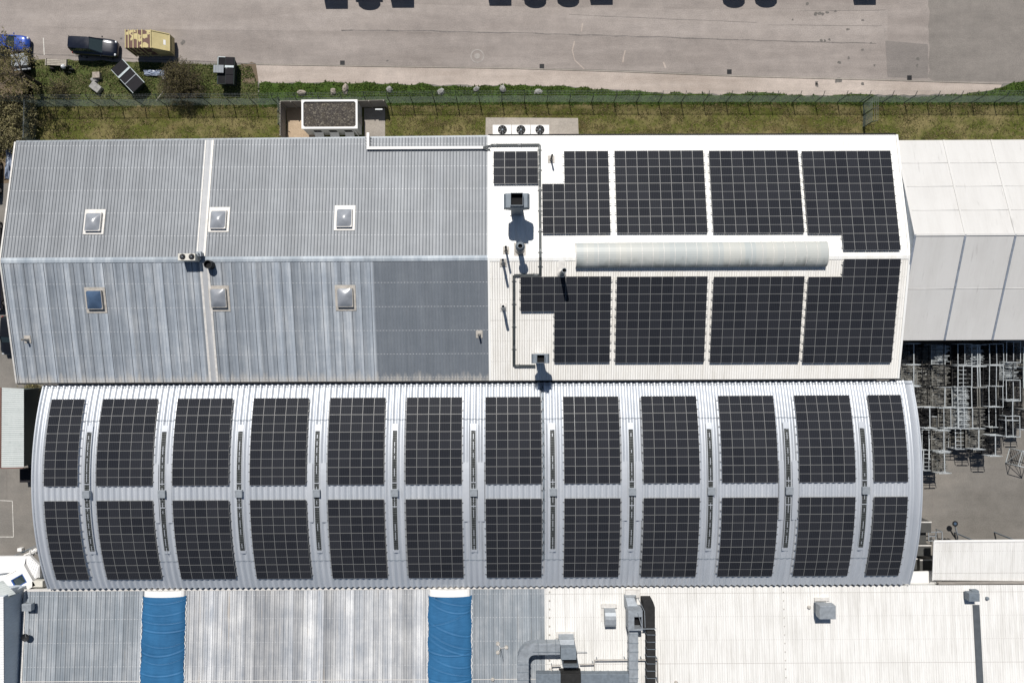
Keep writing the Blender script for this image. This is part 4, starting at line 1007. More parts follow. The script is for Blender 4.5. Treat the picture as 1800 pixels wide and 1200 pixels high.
def exhaust(u, v, h, s, wing, label, wingh, flash=True):
    """square shaft, side diffuser box, open square top"""
    p = on_roof(u, v, 0); root = thing('exhaust_stack', p, label, 'exhaust stack', 'square exhaust stacks on the white roof')
    x, y, z = p; a = s*.5
    mb = MB(); mb.box(x-a*.92,x+a*.92,y-a*.92,y+a*.92,z-.3,z+wingh[0]); mb.build('shaft', M_galvd, root)
    mb = MB(); w = wing/2; d = s*.56; z0, z1 = z+wingh[0], z+wingh[1]
    c0 = [(x-a*.92,y-d*.9),(x+a*.92,y-d*.9),(x+a*.92,y+d*.9),(x-a*.92,y+d*.9)]; c1 = [(x-w,y-d),(x+w,y-d),(x+w,y+d),(x-w,y+d)]; zm = z0+(z1-z0)*.35; zt = z0+(z1-z0)*.8
    mb.hexa([(q[0],q[1],z0-.25) for q in c0]+[(q[0],q[1],zm) for q in c1]); mb.hexa([(q[0],q[1],zm+.003) for q in c1]+[(q[0],q[1],zt) for q in c1])
    mb.hexa([(q[0],q[1],zt+.003) for q in c1]+[(q[0]*.0+x+(q[0]-x)*.82,q[1],z1) for q in c1]); mb.build('diffuser', M_galvd, root, bevel=.02)
    mb = MB(); t = .05; zt = z+h
    for (x0,x1,y0,y1) in ((x-a,x+a,y-a,y-a+t),(x-a,x+a,y+a-t,y+a),(x-a,x-a+t,y-a+t,y+a-t),(x+a-t,x+a,y-a+t,y+a-t)): mb.box(x0,x1,y0,y1,z1+.003,zt)
    mb.build('outlet', M_galvd, root)
    mb = MB(); mb.face([(x-a+t,y-a+t,z1+.1),(x+a-t,y-a+t,z1+.1),(x+a-t,y+a-t,z1+.1),(x-a+t,y+a-t,z1+.1)]); 
    for (x0,x1,y0,y1) in ((x-a+t,x+a-t,y+a-t-.01,y+a-t-.004),(x-a+t,x+a-t,y-a+t+.004,y-a+t+.01),(x-a+t+.004,x-a+t+.01,y-a+t+.01,y+a-t-.01),(x+a-t-.01,x+a-t-.004,y-a+t+.01,y+a-t-.01)): mb.box(x0,x1,y0,y1,z1+.1,zt-.06)
    mb.build('throat', M_blackhole, root)
    mb = MB(); f = a*1.12
    q = [(-f,-f),(f,-f),(f,f*1.2),(-f,f*1.2)]; mb.hexa([(x+i,y+j,roof_z(y+j)+.045) for i,j in q]+[(x+i,y+j,roof_z(y+j)+.12) for i,j in q]); mb.build('flashing', M_flash, root)
exhaust(907.8, 368, 5.0, 1.22, 2.5, 'large square exhaust stack with black open top on the upper white slope', (2.9, 4.4))
exhaust(947.5, 628.5, 4.3, .82, 1.75, 'smaller square exhaust stack at the lower eave of the white roof', (2.6, 3.8))

# ------------------------------------------------------------------ condensers
M_blade = simple('fan_blade', (0.045,0.047,0.05), 0.5, 0.2)
def fan(mb_g, mb_b, c, r):
    mb_g.tube([c+Vector((0,0,-.02)), c+Vector((0,0,.012))], r, 24, 0)
    for k in range(7):
        t = 2*math.pi*k/7; d0 = Vector((math.cos(t), math.sin(t), 0)); d1 = Vector((math.cos(t+.55), math.sin(t+.55), 0)); d2 = Vector((math.cos(t+.12), math.sin(t+.12), 0))
        mb_b.face([c+d0*r*.22+Vector((0,0,.02)), c+d2*r*.94+Vector((0,0,.02)), c+d1*r*.94+Vector((0,0,.045)), c+d1*r*.3+Vector((0,0,.045))])
    mb_b.tube([c+Vector((0,0,.015)), c+Vector((0,0,.06))], r*.2, 12, 1)
def condenser(name, x0, x1, y0, y1, z0, z1, fans, label, r, m, legs=0.0, group=None):
    root = thing(name, ((x0+x1)/2,(y0+y1)/2,z0-legs), label, 'air conditioner', group)
    mb = MB(); mb.box(x0,x1,y0,y1,z0,z1); mb.build('casing', m, root, bevel=.03)
    for fx in fans:
        c = Vector((fx,(y0+y1)/2+.03,z1+.02)); g, b = MB(), MB(); fan(g, b, c, r)
        fo = g.build('fan', M_blackhole, root); b.build('blades', [M_blade, M_galvd], fo)
    if legs:
        mb = MB()
        for xx in (x0+.1,x1-.1):
            for yy in (y0+.08,y1-.08): mb.box(xx-.04,xx+.04,yy-.04,yy+.04,z0-legs,z0-.002)
        mb.build('frame', M_blacksteel, root)
    return root
za = 1.85
for k, lab in enumerate(('left white condenser with one fan on the slab by the white hall','middle white condenser with one fan on the slab by the white hall','right white condenser with one fan, beside the bare end of the slab')):
    a, b = P(866+33.4*k, 236.5, za), P(866+33.4*k+32.6, 219.5, za)
    condenser('condenser_unit', a.x, b.x, a.y-.1, b.y, .12, za, [(a.x+b.x)/2+(.0 if k else .05)], lab, .50, M_whitepaint, .1, 'white condensers on the slab')
z0 = ZR; a, b = P(312.5,458,z0+1.25), P(343,445.5,z0+1.25)
cu = condenser('condenser_unit', a.x, b.x, a.y, b.y, z0+.25, z0+1.25, [a.x+.47, a.x+1.37], 'cream twin fan condenser standing on the ridge of the grey roof', .29, M_cream, .3)
mb = MB(); c = P(349,450,z0+.9); mb.tube([c+Vector((-.3,-.25,-.5)), c+Vector((0,-.25,-.5)), c+Vector((0,.1,-.1)), c+Vector((0,.3,.05))], .06, 8); mb.tube([c+Vector((-.3,.2,-.3)), c+Vector((.05,.2,-.3)), c+Vector((.05,.2,-.75))], .05, 8); mb.build('pipework', M_galvd, cu)
c = on_roof(355.5,448,0); root = thing('roof_vent', c, 'little pale hooded vent on the grey ridge right of the condenser', 'roof vent', 'hooded roof vents')
mb = MB(); mb.box(c.x-.18,c.x+.18,c.y-.18,c.y+.18,c.z-.1,c.z+.6); mb.build('shaft', M_galv, root)
mb = MB(); mb.box(c.x-.26,c.x+.26,c.y-.26,c.y+.26,c.z+.6,c.z+.85); mb.build('hood', M_galv, root, bevel=.05)

# ------------------------------------------------------------------ gear on the low halls
def low_pt(u, v, h): 
    z = 5
    for _ in range(5): p = P(u, v, z); z = low_z(p.y)+h
    return P(u, v, z)
# curved cowl
p = low_pt(1071,1085,0); root = thing('roof_vent', p, 'curved silver cowl with open mouth left of the tall duct on the white workshop roof', 'roof vent', 'hooded roof vents')
a, b = low_pt(1061,1068,.3), low_pt(1082,1095,.3); mb = MB(); zb = p.z
prof = [(b.y-.1,.02),(b.y-.1,.98),(b.y+.15,1.14),(a.y-.85,1.2),(a.y-.5,1.14),(a.y-.2,.95),(a.y,.5),(a.y,.02)]
for xx in (a.x+.05,b.x-.05): mb.face([(xx,y,zb+z) for y,z in prof])
for (y0,z0_),(y1,z1_) in list(zip(prof,prof[1:]))[1:]: mb.face([(a.x+.05,y0,zb+z0_),(b.x-.05,y0,zb+z0_),(b.x-.05,y1,zb+z1_),(a.x+.05,y1,zb+z1_)])
mb.build('cowl', M_galv, root); mb = MB(); mb.box(a.x+.1,b.x-.1,b.y-.11,b.y-.103,zb+.06,zb+.9); mb.build('mouth', M_blackhole, root)
mb = MB(); mb.box(a.x-.25,b.x+.2,a.y-.02,a.y+.35,zb-.02,zb+.2); mb.box(a.x-.25,a.x+.02,a.y-1.5,a.y,zb-.05,zb+.08); mb.build('flashing', M_flash, root)
# box vent on bracket
p = low_pt(1448,1078,0); root = thing('roof_vent', p, 'grey box vent on a bent neck in the middle of the white workshop roof', 'roof vent', 'hooded roof vents')
a, b = low_pt(1441,1088,1.7), low_pt(1468.5,1063.5,1.7); mb = MB(); mb.box(a.x,b.x,a.y,b.y,a.z-.9,a.z); mb.build('box', M_galv, root, bevel=.03)
mb = MB(); q = low_pt(1437,1064,.2); mb.hexa([(q.x-.35,q.y-.7,q.z),(q.x+.7,q.y-.7,q.z),(q.x+.7,q.y+.4,q.z),(q.x-.35,q.y+.4,q.z),(a.x,a.y+.1,a.z-.6),(b.x-.2,a.y+.1,a.z-.6),(b.x-.2,b.y-.05,a.z-.25),(a.x,b.y-.05,a.z-.25)]); mb.build('neck', M_galvd, root)
mb = MB(); q = low_pt(1444,1053,.05); mb.box(q.x-.8,q.x+.75,q.y-.1,q.y+.2,q.z-.05,q.z+.18); mb.bar((q.x-.7,q.y,q.z),(q.x-.55,q.y-1.5,q.z+.1),.1,.1); mb.bar((q.x+.55,q.y,q.z),(q.x+.3,q.y-.6,q.z+.3),.1,.1); mb.build('bracket', M_flash, root)
p = low_pt(1712,1048,0); root = thing('roof_vent', p, 'small grey box vent at the head of the dark rooflight strip', 'roof vent', 'hooded roof vents')
a, b = low_pt(1704,1057,1.0), low_pt(1721.5,1042,1.0); mb = MB(); mb.box(a.x,b.x,a.y,b.y,a.z-.8,a.z); mb.build('box', M_galvd, root, bevel=.03)
mb = MB(); q = low_pt(1706.5,1036,.3); r_ = low_pt(1718.5,1043,.3); mb.box(q.x,r_.x,r_.y,q.y,q.z-.3,q.z+.25); mb.build('neck', M_galvd, root)
p = low_pt(47,1068,0); root = thing('roof_vent', p, 'pale box vent at the left edge of the grey workshop roof', 'roof vent', 'hooded roof vents')
a, b = low_pt(38,1074,.9), low_pt(55,1061,.9); mb = MB(); mb.box(a.x,b.x,a.y,b.y,a.z-.55,a.z); mb.build('box', M_galv, root, bevel=.03); mb = MB(); mb.box(a.x+.3,b.x-.3,a.y+.2,b.y-.2,p.z-.1,a.z-.56); mb.build('neck', M_galvd, root)
# round dark dish on a bracket
p = low_pt(46,1119,.5); root = thing('satellite_dish', p, 'dark round dish on a stick at the left edge of the workshop roof', 'dish')
mb = MB(); mb.lathe(p, [(.02,-.05),(.25,0),(.4,.12),(.42,.16)], 18); mb.build('reflector', M_blacksteel, root); mb = MB(); mb.tube([p+Vector((0,0,-.6)), p], .04, 8); mb.tube([p+Vector((0,0,.02)), p+Vector((-.1,1.1,.15))], .025, 6); mb.build('arm', M_wire, root)
# aerial with three round feet
p = low_pt(880,1137,0); root = thing('roof_aerial', p, 'thin aerial on three round feet right of the second blue tarpaulin', 'aerial')
for u, v in ((875,1130),(875,1145.5),(890,1136.5)):
    q = low_pt(u, v, .05); mb = MB(); rr = mb.lathe(q, [(.2,0),(.2,.12)], 14); mb.cap(rr[1]); mb.build('foot', M_beige, root); mb = MB(); mb.bar(q+Vector((0,0,.14)), p+Vector((0,0,.2)), .05, .05); mb.build('strut', M_flash, root)
mb = MB(); mb.tube([p+Vector((0,0,.1)), p+Vector((0,0,2.2))], [.03,.02], 6); mb.build('mast', M_blacksteel, root)
for u, v, lab in ((1421.5,1066,'small dark round cap left of the grey box vent'),(1734,1050.5,'small dark round cap right of the small grey box vent'),(866,1192.5,'rusty round cap at the bottom of the grey roof'),(1188,1198,'small round cap at the bottom edge of the white roof')):
    q = low_pt(u, v, 0); mb = MB(); rr = mb.lathe(q, [(.16,-.02),(.2,.15),(.12,.28)], 14); mb.cap(rr[2]); tag(mb.build('roof_ventilator', M_beige if u != 1734 else M_galvd), lab, 'ventilator', 'little round roof ventilators')

# rectangular ventilation ducts
def duct(root, name, pts, w, h, m, flange=0.75, fm=None):
    """rectangular duct along pts (centre line) with raised flanges"""
    mb = MB(); fls = []; pts = [Vector(p) for p in pts]
    for a, b in zip(pts, pts[1:]):
        mb.bar(a, b, w, h); d = b-a; n = int(d.length/flange)
        for i in range(1, n+1):
            c = a+d*(i-.5)/max(n,1); e = d.normalized()*.025; fl = MB(); fl.bar(c-e, c+e, w+.07, h+.07); fls.append(fl)
    o = mb.build(name, m, root, bevel=.02)
    for fl in fls: fl.build('flange', fm or M_galvd, o)
    return o
base = low_pt(1000,1140,0)
dA = thing('ventilation_unit', base, 'boxy silver ventilation unit with black outlet and curved side duct', 'ventilation unit', 'duct systems on the white workshop roof')
mb = MB(); a, b = low_pt(977,1121,.25), low_pt(1010,1111,.25); mb.box(a.x,b.x,a.y,b.y,a.z-.25,a.z+.05); mb.build('flashing', M_flash, dA)
mb = MB(); a, b = low_pt(983,1138,1.6), low_pt(1010,1122,1.6); mb.hexa([(a.x,a.y-.4,base.z),(b.x,a.y-.4,base.z),(b.x,b.y,base.z),(a.x,b.y,base.z),(a.x,a.y-.4,a.z),(b.x,a.y-.4,a.z),(b.x,b.y-.25,a.z-.3),(a.x,b.y-.25,a.z-.3)]); mb.build('casing', M_galv, dA, bevel=.03)
mb = MB(); a, b = low_pt(986,1160,2.4), low_pt(1013,1140,2.4); mb.hexa([(a.x,a.y,a.z-1.3),(b.x,a.y,a.z-1.3),(b.x,b.y,a.z-1.6),(a.x,b.y,a.z-1.6),(a.x,a.y,a.z-.1),(b.x,a.y,a.z-.1),(b.x,b.y,a.z-.2),(a.x,b.y,a.z-.2)]); mb.build('hood', M_galvd, dA, bevel=.03)
mb = MB(); a2, b2 = low_pt(989,1172,2.3), low_pt(1016,1161,2.3)
for (x0,x1,y0,y1) in ((a2.x,b2.x,a2.y,a2.y+.06),(a2.x,a2.x+.06,a2.y+.06,b2.y),(b2.x-.06,b2.x,a2.y+.06,b2.y)): mb.box(x0,x1,y0,y1,a2.z-1.2,a2.z)
ot = mb.build('outlet', M_galvd, dA); mb = MB(); mb.face([(a2.x+.06,a2.y+.06,a2.z-.7),(b2.x-.06,a2.y+.06,a2.z-.7),(b2.x-.06,b2.y,a2.z-.7),(a2.x+.06,b2.y,a2.z-.7)]); mb.build('throat', M_blackhole, ot)
zd = 1.7
e = [low_pt(984,1136.5,zd), low_pt(938,1137,zd), low_pt(926,1145,zd), low_pt(927,1160,zd), low_pt(927,1225,zd)]
duct(dA, 'side_duct', [e[0],e[1]], 1.15, 1.0, M_galv)
mb = MB(); n = 7; cx, cy = e[1].x+.05, e[1].y-1.15; zc = e[1].z   # mitred bend
for k in range(n):
    t0, t1 = math.pi/2+math.pi/2*k/n, math.pi/2+math.pi/2*(k+1)/n; c = []
    for zz in (zc-.5, zc+.5):
        for r_, t in ((.58,t0),(1.73,t0),(1.73,t1),(.58,t1)): c.append((cx+r_*math.cos(t), cy+r_*math.sin(t), zz))
    mb.hexa(c)
mb.build('bend', M_galv, dA)
duct(dA, 'down_duct', [(cx-1.155,cy,zc),(cx-1.155,cy-5.5,zc)], 1.15, 1.0, M_galv)
duct(dA, 'lower_branch', [low_pt(942,1190,1.1), low_pt(985,1190,1.1)], 1.1, .8, M_galvd, .5)
mb = MB(); a, b = low_pt(984,1210,1.2), low_pt(1022,1183,1.2); mb.box(a.x,b.x,a.y,b.y,base.z-.4,a.z); mb.build('dark_cabinet', M_darkduct, dA, bevel=.03)
mb = MB(); mb.tube([low_pt(982,1124,1.5), low_pt(979,1130,1.6), low_pt(983,1146,2.3)], .05, 6); mb.tube([low_pt(936,1145,2.25), low_pt(985,1145,2.3)], .03, 6); mb.tube([low_pt(1014,1145,.6), low_pt(1032,1145.5,.5)], .03, 6); mb.build('pipework', M_galvd, dA)
baseB = low_pt(1114,1090,0)
dB = thing('ventilation_duct', baseB, 'tall silver duct running down the white workshop roof below the arched roof', 'duct', 'duct systems on the white workshop roof')
mb = MB(); a, b = low_pt(1099,1047.5,.2), low_pt(1124,1036,.2); mb.box(a.x,b.x,a.y-.1,b.y-.0,a.z-.2,a.z+.1); mb.build('flashing', M_flash, dB)
mb = MB(); a, b = low_pt(1100,1072,1.2), low_pt(1122,1049,1.0)
mb.hexa([(a.x,a.y,baseB.z-.1),(b.x,a.y,baseB.z-.1),(b.x,b.y,baseB.z-.1),(a.x,b.y,baseB.z-.1),(a.x+.25,a.y,a.z+.9),(b.x+.1,a.y,a.z+.9),(b.x-.45,b.y,a.z-.2),(a.x,b.y,a.z-.2)]); mb.build('intake', M_galv, dB, bevel=.03)
mb = MB(); a, b = low_pt(1104.5,1108,2.6), low_pt(1129,1071,2.6); xs, ys_ = (b.x-.85, b.x-.1), (a.y+.2, a.y+1.4)
for (x0,x1,y0,y1) in ((a.x,xs[0],a.y,b.y),(xs[1],b.x,a.y,b.y),(xs[0],xs[1],a.y,ys_[0]),(xs[0],xs[1],ys_[1],b.y)): mb.box(x0,x1,y0,y1,a.z-1.5,a.z)
hb = mb.build('outlet_box', M_galv, dB); mb = MB(); mb.box(xs[0],xs[1],ys_[0],ys_[1],a.z-1.4,a.z-.9); mb.build('throat', M_blackhole, hb)
duct(dB, 'down_duct', [low_pt(1112.5,1104,1.5), low_pt(1112.5,1196,1.5)], .92, .9, M_galv, .8)
duct(dB, 'cross_duct', [low_pt(1112.5,1191,1.5)+Vector((-.46,0,-.0)), low_pt(1021,1191,1.4)], 1.15, .75, M_galvd, .75)
baseC = low_pt(1141,1120,0)
dC = thing('ventilation_duct', baseC, 'dark clad duct with pale flanges running beside the tall silver duct', 'duct', 'duct systems on the white workshop roof')
poly = Ps([(1131,1056.5),(1148,1056.5),(1151.5,1067),(1151.5,1104),(1131,1104)], low_z(baseC.y)+1.5)
mb = MB(); mb.prism([p.xy for p in poly][::-1], baseC.z-.1, baseC.z+1.5); mb.build('cabinet', M_darkduct, dC, bevel=.02)
mb = MB(); q = P(1129,1104.5,low_z(baseC.y)+1.5); mb.bar(q, q+Vector((1.45,0,0)), .07, .07); mb.tube([P(1121,1050,7.1), P(1133,1074,6.9), P(1134,1102,6.9)], .035, 6); mb.tube([P(1121,1076,7.6), P(1128,1100,7.6)], .03, 6); mb.build('flange_bar', M_galv, dC)
duct(dC, 'down_duct', [low_pt(1143.5,1106,1.2), low_pt(1143.5,1220,1.2)], .88, .9, M_darkduct, .72, M_galvd)
# support frame of thin pipes
fr = thing('pipe_barrier', low_pt(1100,1165,0), 'low pipe barrier crossing under the ducts on the white workshop roof', 'barrier')
mb = MB(); h = .85
mb.bar(low_pt(1045,1159.5,h), low_pt(1157,1158.5,h), .1, .1); mb.bar(low_pt(1045,1159.5,h), low_pt(1045,1180,h), .08, .08); mb.bar(low_pt(1156,1158.5,h), low_pt(1157,1200,h), .09, .09); mb.bar(low_pt(1019,1167,h), low_pt(1044,1166.5,h), .1, .1); mb.bar(low_pt(969,1170,h), low_pt(985,1169,h), .09, .09); mb.bar(low_pt(969,1170,h), low_pt(970,1184,h), .08, .08); mb.build('rail', M_beige, fr)
for u, v in ((1050,1160),(1099,1159),(1128,1159),(1156,1159),(1043,1167),(1156,1195),(970,1171)):
    q = low_pt(u, v, h); mb = MB(); mb.bar(q+Vector((0,-.05,-.9)), q, .07, .07); mb.build('leg', M_galvd, fr)
# ------------------------------------------------------------------ vehicles
def car(name, label, cat, loc, rz, paintm, L=4.4, W=1.82, hood=0.92, belt=1.0, roof=1.48, ws=0.18, rt=0.02, rb=-0.44, re=-0.485, group=None):
    """+x is forward; ws/rt: foot and head of the windscreen, rb/re: head and foot of the rear window as shares of the length"""
    root = thing(name, loc, label, cat, group, rz)
    xs = [-.5,-.495,-.47,-.42,-.3,-.1,.1,ws+.02,.27,.36,.43,.475,.495,.5]
    mb = MB(); g = []
    for x in xs:
        t = abs(x)/.5; nose = x > ws
        w = W/2*(1-0.11*max(0,(t-.72)/.28)**1.6 - (0.16 if t > .985 else 0.06 if t > .96 else 0))
        top = belt if not nose else belt+(hood-belt)*min(1,(x-ws)/.1) - .28*max(0,(x-.33)/.17)**2
        if x < -.46: top = belt-.15*((abs(x)-.46)/.04)
        lo = .24+.1*max(0,(t-.9)/.1)
        g.append([mb.vert((x*L, s*ww, z)) for s, ww, z in ((1,w*.9,lo),(1,w,lo+.14),(1,w,top-.28),(1,w*.965,top-.07),(1,w*.86,top),(1,w*.45,top+.025),(-1,w*.45,top+.025),(-1,w*.86,top),(-1,w*.965,top-.07),(-1,w,top-.28),(-1,w,lo+.14),(-1,w*.9,lo))])
    for a, b in zip(g, g[1:]):
        for j in range(11): mb.f.append([a[j], b[j], b[j+1], a[j+1]]); mb.m.append(0)
    mb.cap(g[0]); mb.cap(g[-1], flip=True)
    mb.build('body', paintm, root, smooth=True, local=True)
    hw, tw = W/2*.84, W/2*.68; zb = belt-.01
    A = [(ws*L,-hw*.94,zb),(ws*L,hw*.94,zb),(re*L,hw*.9,zb),(re*L,-hw*.9,zb)]
    T = [(rt*L,-tw*.95,roof-.04),(rt*L,tw*.95,roof-.04),(rb*L,tw*.92,roof-.06),(rb*L,-tw*.92,roof-.06)]
    def pane(nm, q, bow=0.0):
        m = MB(); q = [Vector(p) for p in q]; c = sum(q, Vector())/4; nrm = (q[1]-q[0]).cross(q[3]-q[0]).normalized()
        if nrm.dot(c-Vector((0,0,1))) < 0: nrm = -nrm
        m.face(q); return m.build(nm, M_darkglass, root, local=True)
    pane('windscreen', [A[0],A[1],T[1],T[0]]); pane('rear_window', [A[2],A[3],T[3],T[2]])
    pane('side_window', [A[1],A[2],T[2],T[1]]); pane('side_window', [A[3],A[0],T[0],T[3]])
    m = MB(); nx, ny = 8, 6; gg = []                    # cambered roof skin
    for i in range(nx+1):
        a = i/nx; x = (rt+.012)*L+(rb-rt-.024)*L*a; row = []
        for j in range(ny+1):
            s = 2*j/ny-1; row.append(m.vert((x, s*(tw*(.97-.03*a)+.02)*(1-.22*max(0,(a-.82)/.18)**2.2-.10*max(0,(.12-a)/.12)**2), roof-.045-.02*a+.05*(1-s*s)*(1-(2*a-1)**4))))
        gg.append(row)
    for r0, r1 in zip(gg, gg[1:]):
        for j in range(ny): m.f.append([r0[j], r0[j+1], r1[j+1], r1[j]]); m.m.append(0)
    m.build('roof', paintm, root, smooth=True, local=True)
    for i in range(4):
        m = MB(); a, b = Vector(A[i]), Vector(T[i]); m.bar(a, b+Vector((0,0,.01)), .09, .07); m.build('pillar', paintm, root, local=True)
    for s in (1, -1):
        m = MB(); m.ball((ws*L-.1, s*(W/2+.09), belt+.02), .1, 8, 6, 0, (.7,1.1,.75)); m.build('wing_mirror', paintm, root, smooth=True, local=True)
        m = MB(); m.ball((.463*L, s*W*.36, hood-.24), .15, 10, 6, 0, (1.1,1.15,.62)); m.build('headlight', M_lamp, root, smooth=True, local=True)
        m = MB(); m.box(-.5*L+.0,-.5*L+.1, s*W*.4-.1, s*W*.4+.1, .75, 1.0); m.build('tail_light', simple('red_lens', (0.3,0.01,0.01), 0.2) if 'red_lens' not in bpy.data.materials else bpy.data.materials['red_lens'], root, local=True)
        for x in (.305, -.3):
            m = MB(); y = s*(W/2-.11); m.tube([(x*L, y-.11, .33),(x*L, y+.11, .33)], .33, 18); w = m.build('wheel', M_tyre, root, local=True)
            m = MB(); m.tube([(x*L, y+s*.08, .33),(x*L, y+s*.115, .33)], .2, 14); m.build('rim', M_rim, w, local=True)
    return root
car('parked_car', 'glossy blue car half hidden under the budding tree at the top left corner', 'car', P(25,81), R(-3), M_blue, 4.2, 1.8)
car('parked_van', 'dark navy estate van parked alone on the asphalt left of the yellow container', 'van', Vector((-46.35,33.05,0)), R(-4), M_navy, 4.85, 1.95, 1.05, 1.18, 1.98, .215, -.015, -.475, -.492)
LG = 'cars parked along the left gable'
car('parked_car', 'dark car with tinted windows nearest the trees beside the left gable', 'car', P(-9,315), R(88), M_black, 4.3, 1.8, group=LG)
car('parked_car', 'pale silver white car just showing at the tip of the left gable', 'car', P(-9,418), R(90), M_silver, 4.1, 1.78, group=LG)
car('parked_car', 'dark blue car just below the tip of the left gable', 'car', P(-4,512), R(-90), M_skydark, 4.4, 1.8, group=LG)
car('parked_car', 'black car furthest down the left gable, half under the roof edge', 'car', P(25.5,590), R(-93), M_black, 4.3, 1.8, group=LG)

def truck(name, label, u, vsh, front):
    """box truck standing beyond the top edge; vsh is where its shadow ends"""
    h = 3.1 if not front else 2.9; c = P(u, vsh); y0 = c.y + h/math.tan(SUN_EL)*math.cos(SUN_AZ); x0 = c.x + math.sin(SUN_AZ)*h/math.tan(SUN_EL)
    root = thing(name, (x0, y0+3.2, 0), label, 'truck', 'trucks parked along the top edge')
    w = 1.22
    if front:
        mb = MB(); n = 10; pr = [(x0+w*1.0*math.cos(math.pi*j/n), y0+.45-.45*math.sin(math.pi*j/n)) for j in range(n+1)]
        mb.prism([(x0-w,y0+1.9)] + pr[::-1] + [(x0+w,y0+1.9)], .5, 2.55); mb.prism([(x0-w*.86,y0+1.9)] + [(x0+(p[0]-x0)*.86, p[1]+.1) for p in pr[::-1]] + [(x0+w*.86,y0+1.9)], 2.553, h); mb.build('cab', M_truck, root)
        mb = MB()
        for s in (1,-1): mb.box(x0+s*(w+.02), x0+s*(w+.3), y0+.75, y0+.9, 1.6, 2.5)
        mb.build('mirrors', M_blacksteel, root); yb0, yb1 = y0+2.1, y0+8
        mb = MB(); mb.box(x0-w*.8,x0+w*.8,y0+.1,y0+.16,1.5,2.2); mb.build('windscreen', M_darkglass, root)
    else: yb0, yb1 = y0, y0+6.2
    mb = MB(); mb.box(x0-w-.02, x0+w+.02, yb0, yb1, .95, h); mb.build('cargo_box', M_truck, root, bevel=.05)
    mb = MB(); mb.box(x0-.45,x0+.45,yb0+.1,yb1-.1,.55,.94); mb.build('chassis', M_blacksteel, root)
    if not front:
        mb = MB(); mb.box(x0-w,x0+w,yb1+.15,yb1+1.9,.5,2.5); mb.build('cab', M_truck, root, bevel=.1)
    for yy in ((yb0+1.0), (yb1+.9 if not front else y0+1.0)):
        for s in (1,-1): mb = MB(); mb.tube([(x0+s*.85,yy,.48),(x0+s*1.15,yy,.48)], .48, 18); mb.build('wheel', M_tyre, root)
for i, (u, v, f) in enumerate(((592.5,17,0),(650.5,20.5,1),(709,15,0),(880,11.5,0),(942,17,1),(1000,15.5,1),(1058,10,0),(1291,16.5,1),(1347.5,16,1),(1520.5,10,0))):
    truck('parked_truck', 'white box truck beyond the top edge, its %s shadow %s from the left' % ('round' if f else 'square', ORD[i]), u, v, f)

# yellow container with a sloping end
ZC, ZD = 2.5, 1.5
X0, X1, Xb = P(220.3,0,ZC).x, P(298,0,ZD).x, P(264.5,0,ZC).x
Y0, Y1 = P(240,84,ZC).y, P(240,53,ZC).y
SK = .42
ct = thing('steel_container', ((X0+X1)/2,(Y0+Y1)/2,0), 'faded yellow steel container with brown flaking patches and a sloping end', 'container')
mb = MB(); mb.hexa([(X0,Y0,SK),(Xb,Y0,SK),(Xb,Y1,SK),(X0,Y1,SK),(X0,Y0,ZC),(Xb,Y0,ZC),(Xb,Y1,ZC),(X0,Y1,ZC)]); mb.build('body', M_camo, ct)
mb = MB(); mb.hexa([(Xb+.004,Y0+.02,SK),(X1,Y0+.02,SK),(X1,Y1-.02,SK),(Xb+.004,Y1-.02,SK),(Xb+.004,Y0+.02,(ZC-.02)),(X1,Y0+.02,ZD),(X1,Y1-.02,ZD),(Xb+.004,Y1-.02,(ZC-.02))]); mb.build('sloping_end', M_yellow, ct)
mb = MB()
for f in (0.0, .12, .31, .48, .66, 1.0):
    x = X0+(Xb-X0)*f; mb.box(x-.045, x+.045, Y0-.05, Y1+.05, ZC+.003, ZC+.06); mb.box(x-.045, x+.045, Y0-.06, Y0-.003, .2, ZC)
for y in (Y0+.04, Y1-.04): mb.bar((Xb,y,ZC+.01),(X1,y,ZD+.04),.09,.07)
mb.bar((X1-.02,Y0,ZD+.03),(X1-.02,Y1,ZD+.03),.1,.08); mb.bar((X0,Y0-.03,SK+.1),(X1,Y0-.03,SK+.1),.06,.14); mb.build('ribs', M_yellow, ct)
mb = MB(); t = .72; zz = (ZC-.02)+(ZD-(ZC-.02))*t; xx = Xb+(X1-Xb)*t; dx = .1; dz = dx*(ZD-(ZC-.02))/(X1-Xb); yc = (Y0+Y1)/2-.08; mb.hexa([(xx-dx,yc-.28,zz-dz+.003),(xx+dx,yc-.28,zz+dz+.003),(xx+dx,yc+.28,zz+dz+.003),(xx-dx,yc+.28,zz-dz+.003),(xx-dx,yc-.28,zz-dz+.012),(xx+dx,yc-.28,zz+dz+.012),(xx+dx,yc+.28,zz+dz+.012),(xx-dx,yc+.28,zz-dz+.012)]); mb.build('white_plate', M_whitepaint, ct)
mb = MB(); mb.box(X1+.003,X1+.05,Y0+.2,Y1-.2,.6,1.2); mb.build('tail_flap', M_yellow, ct)

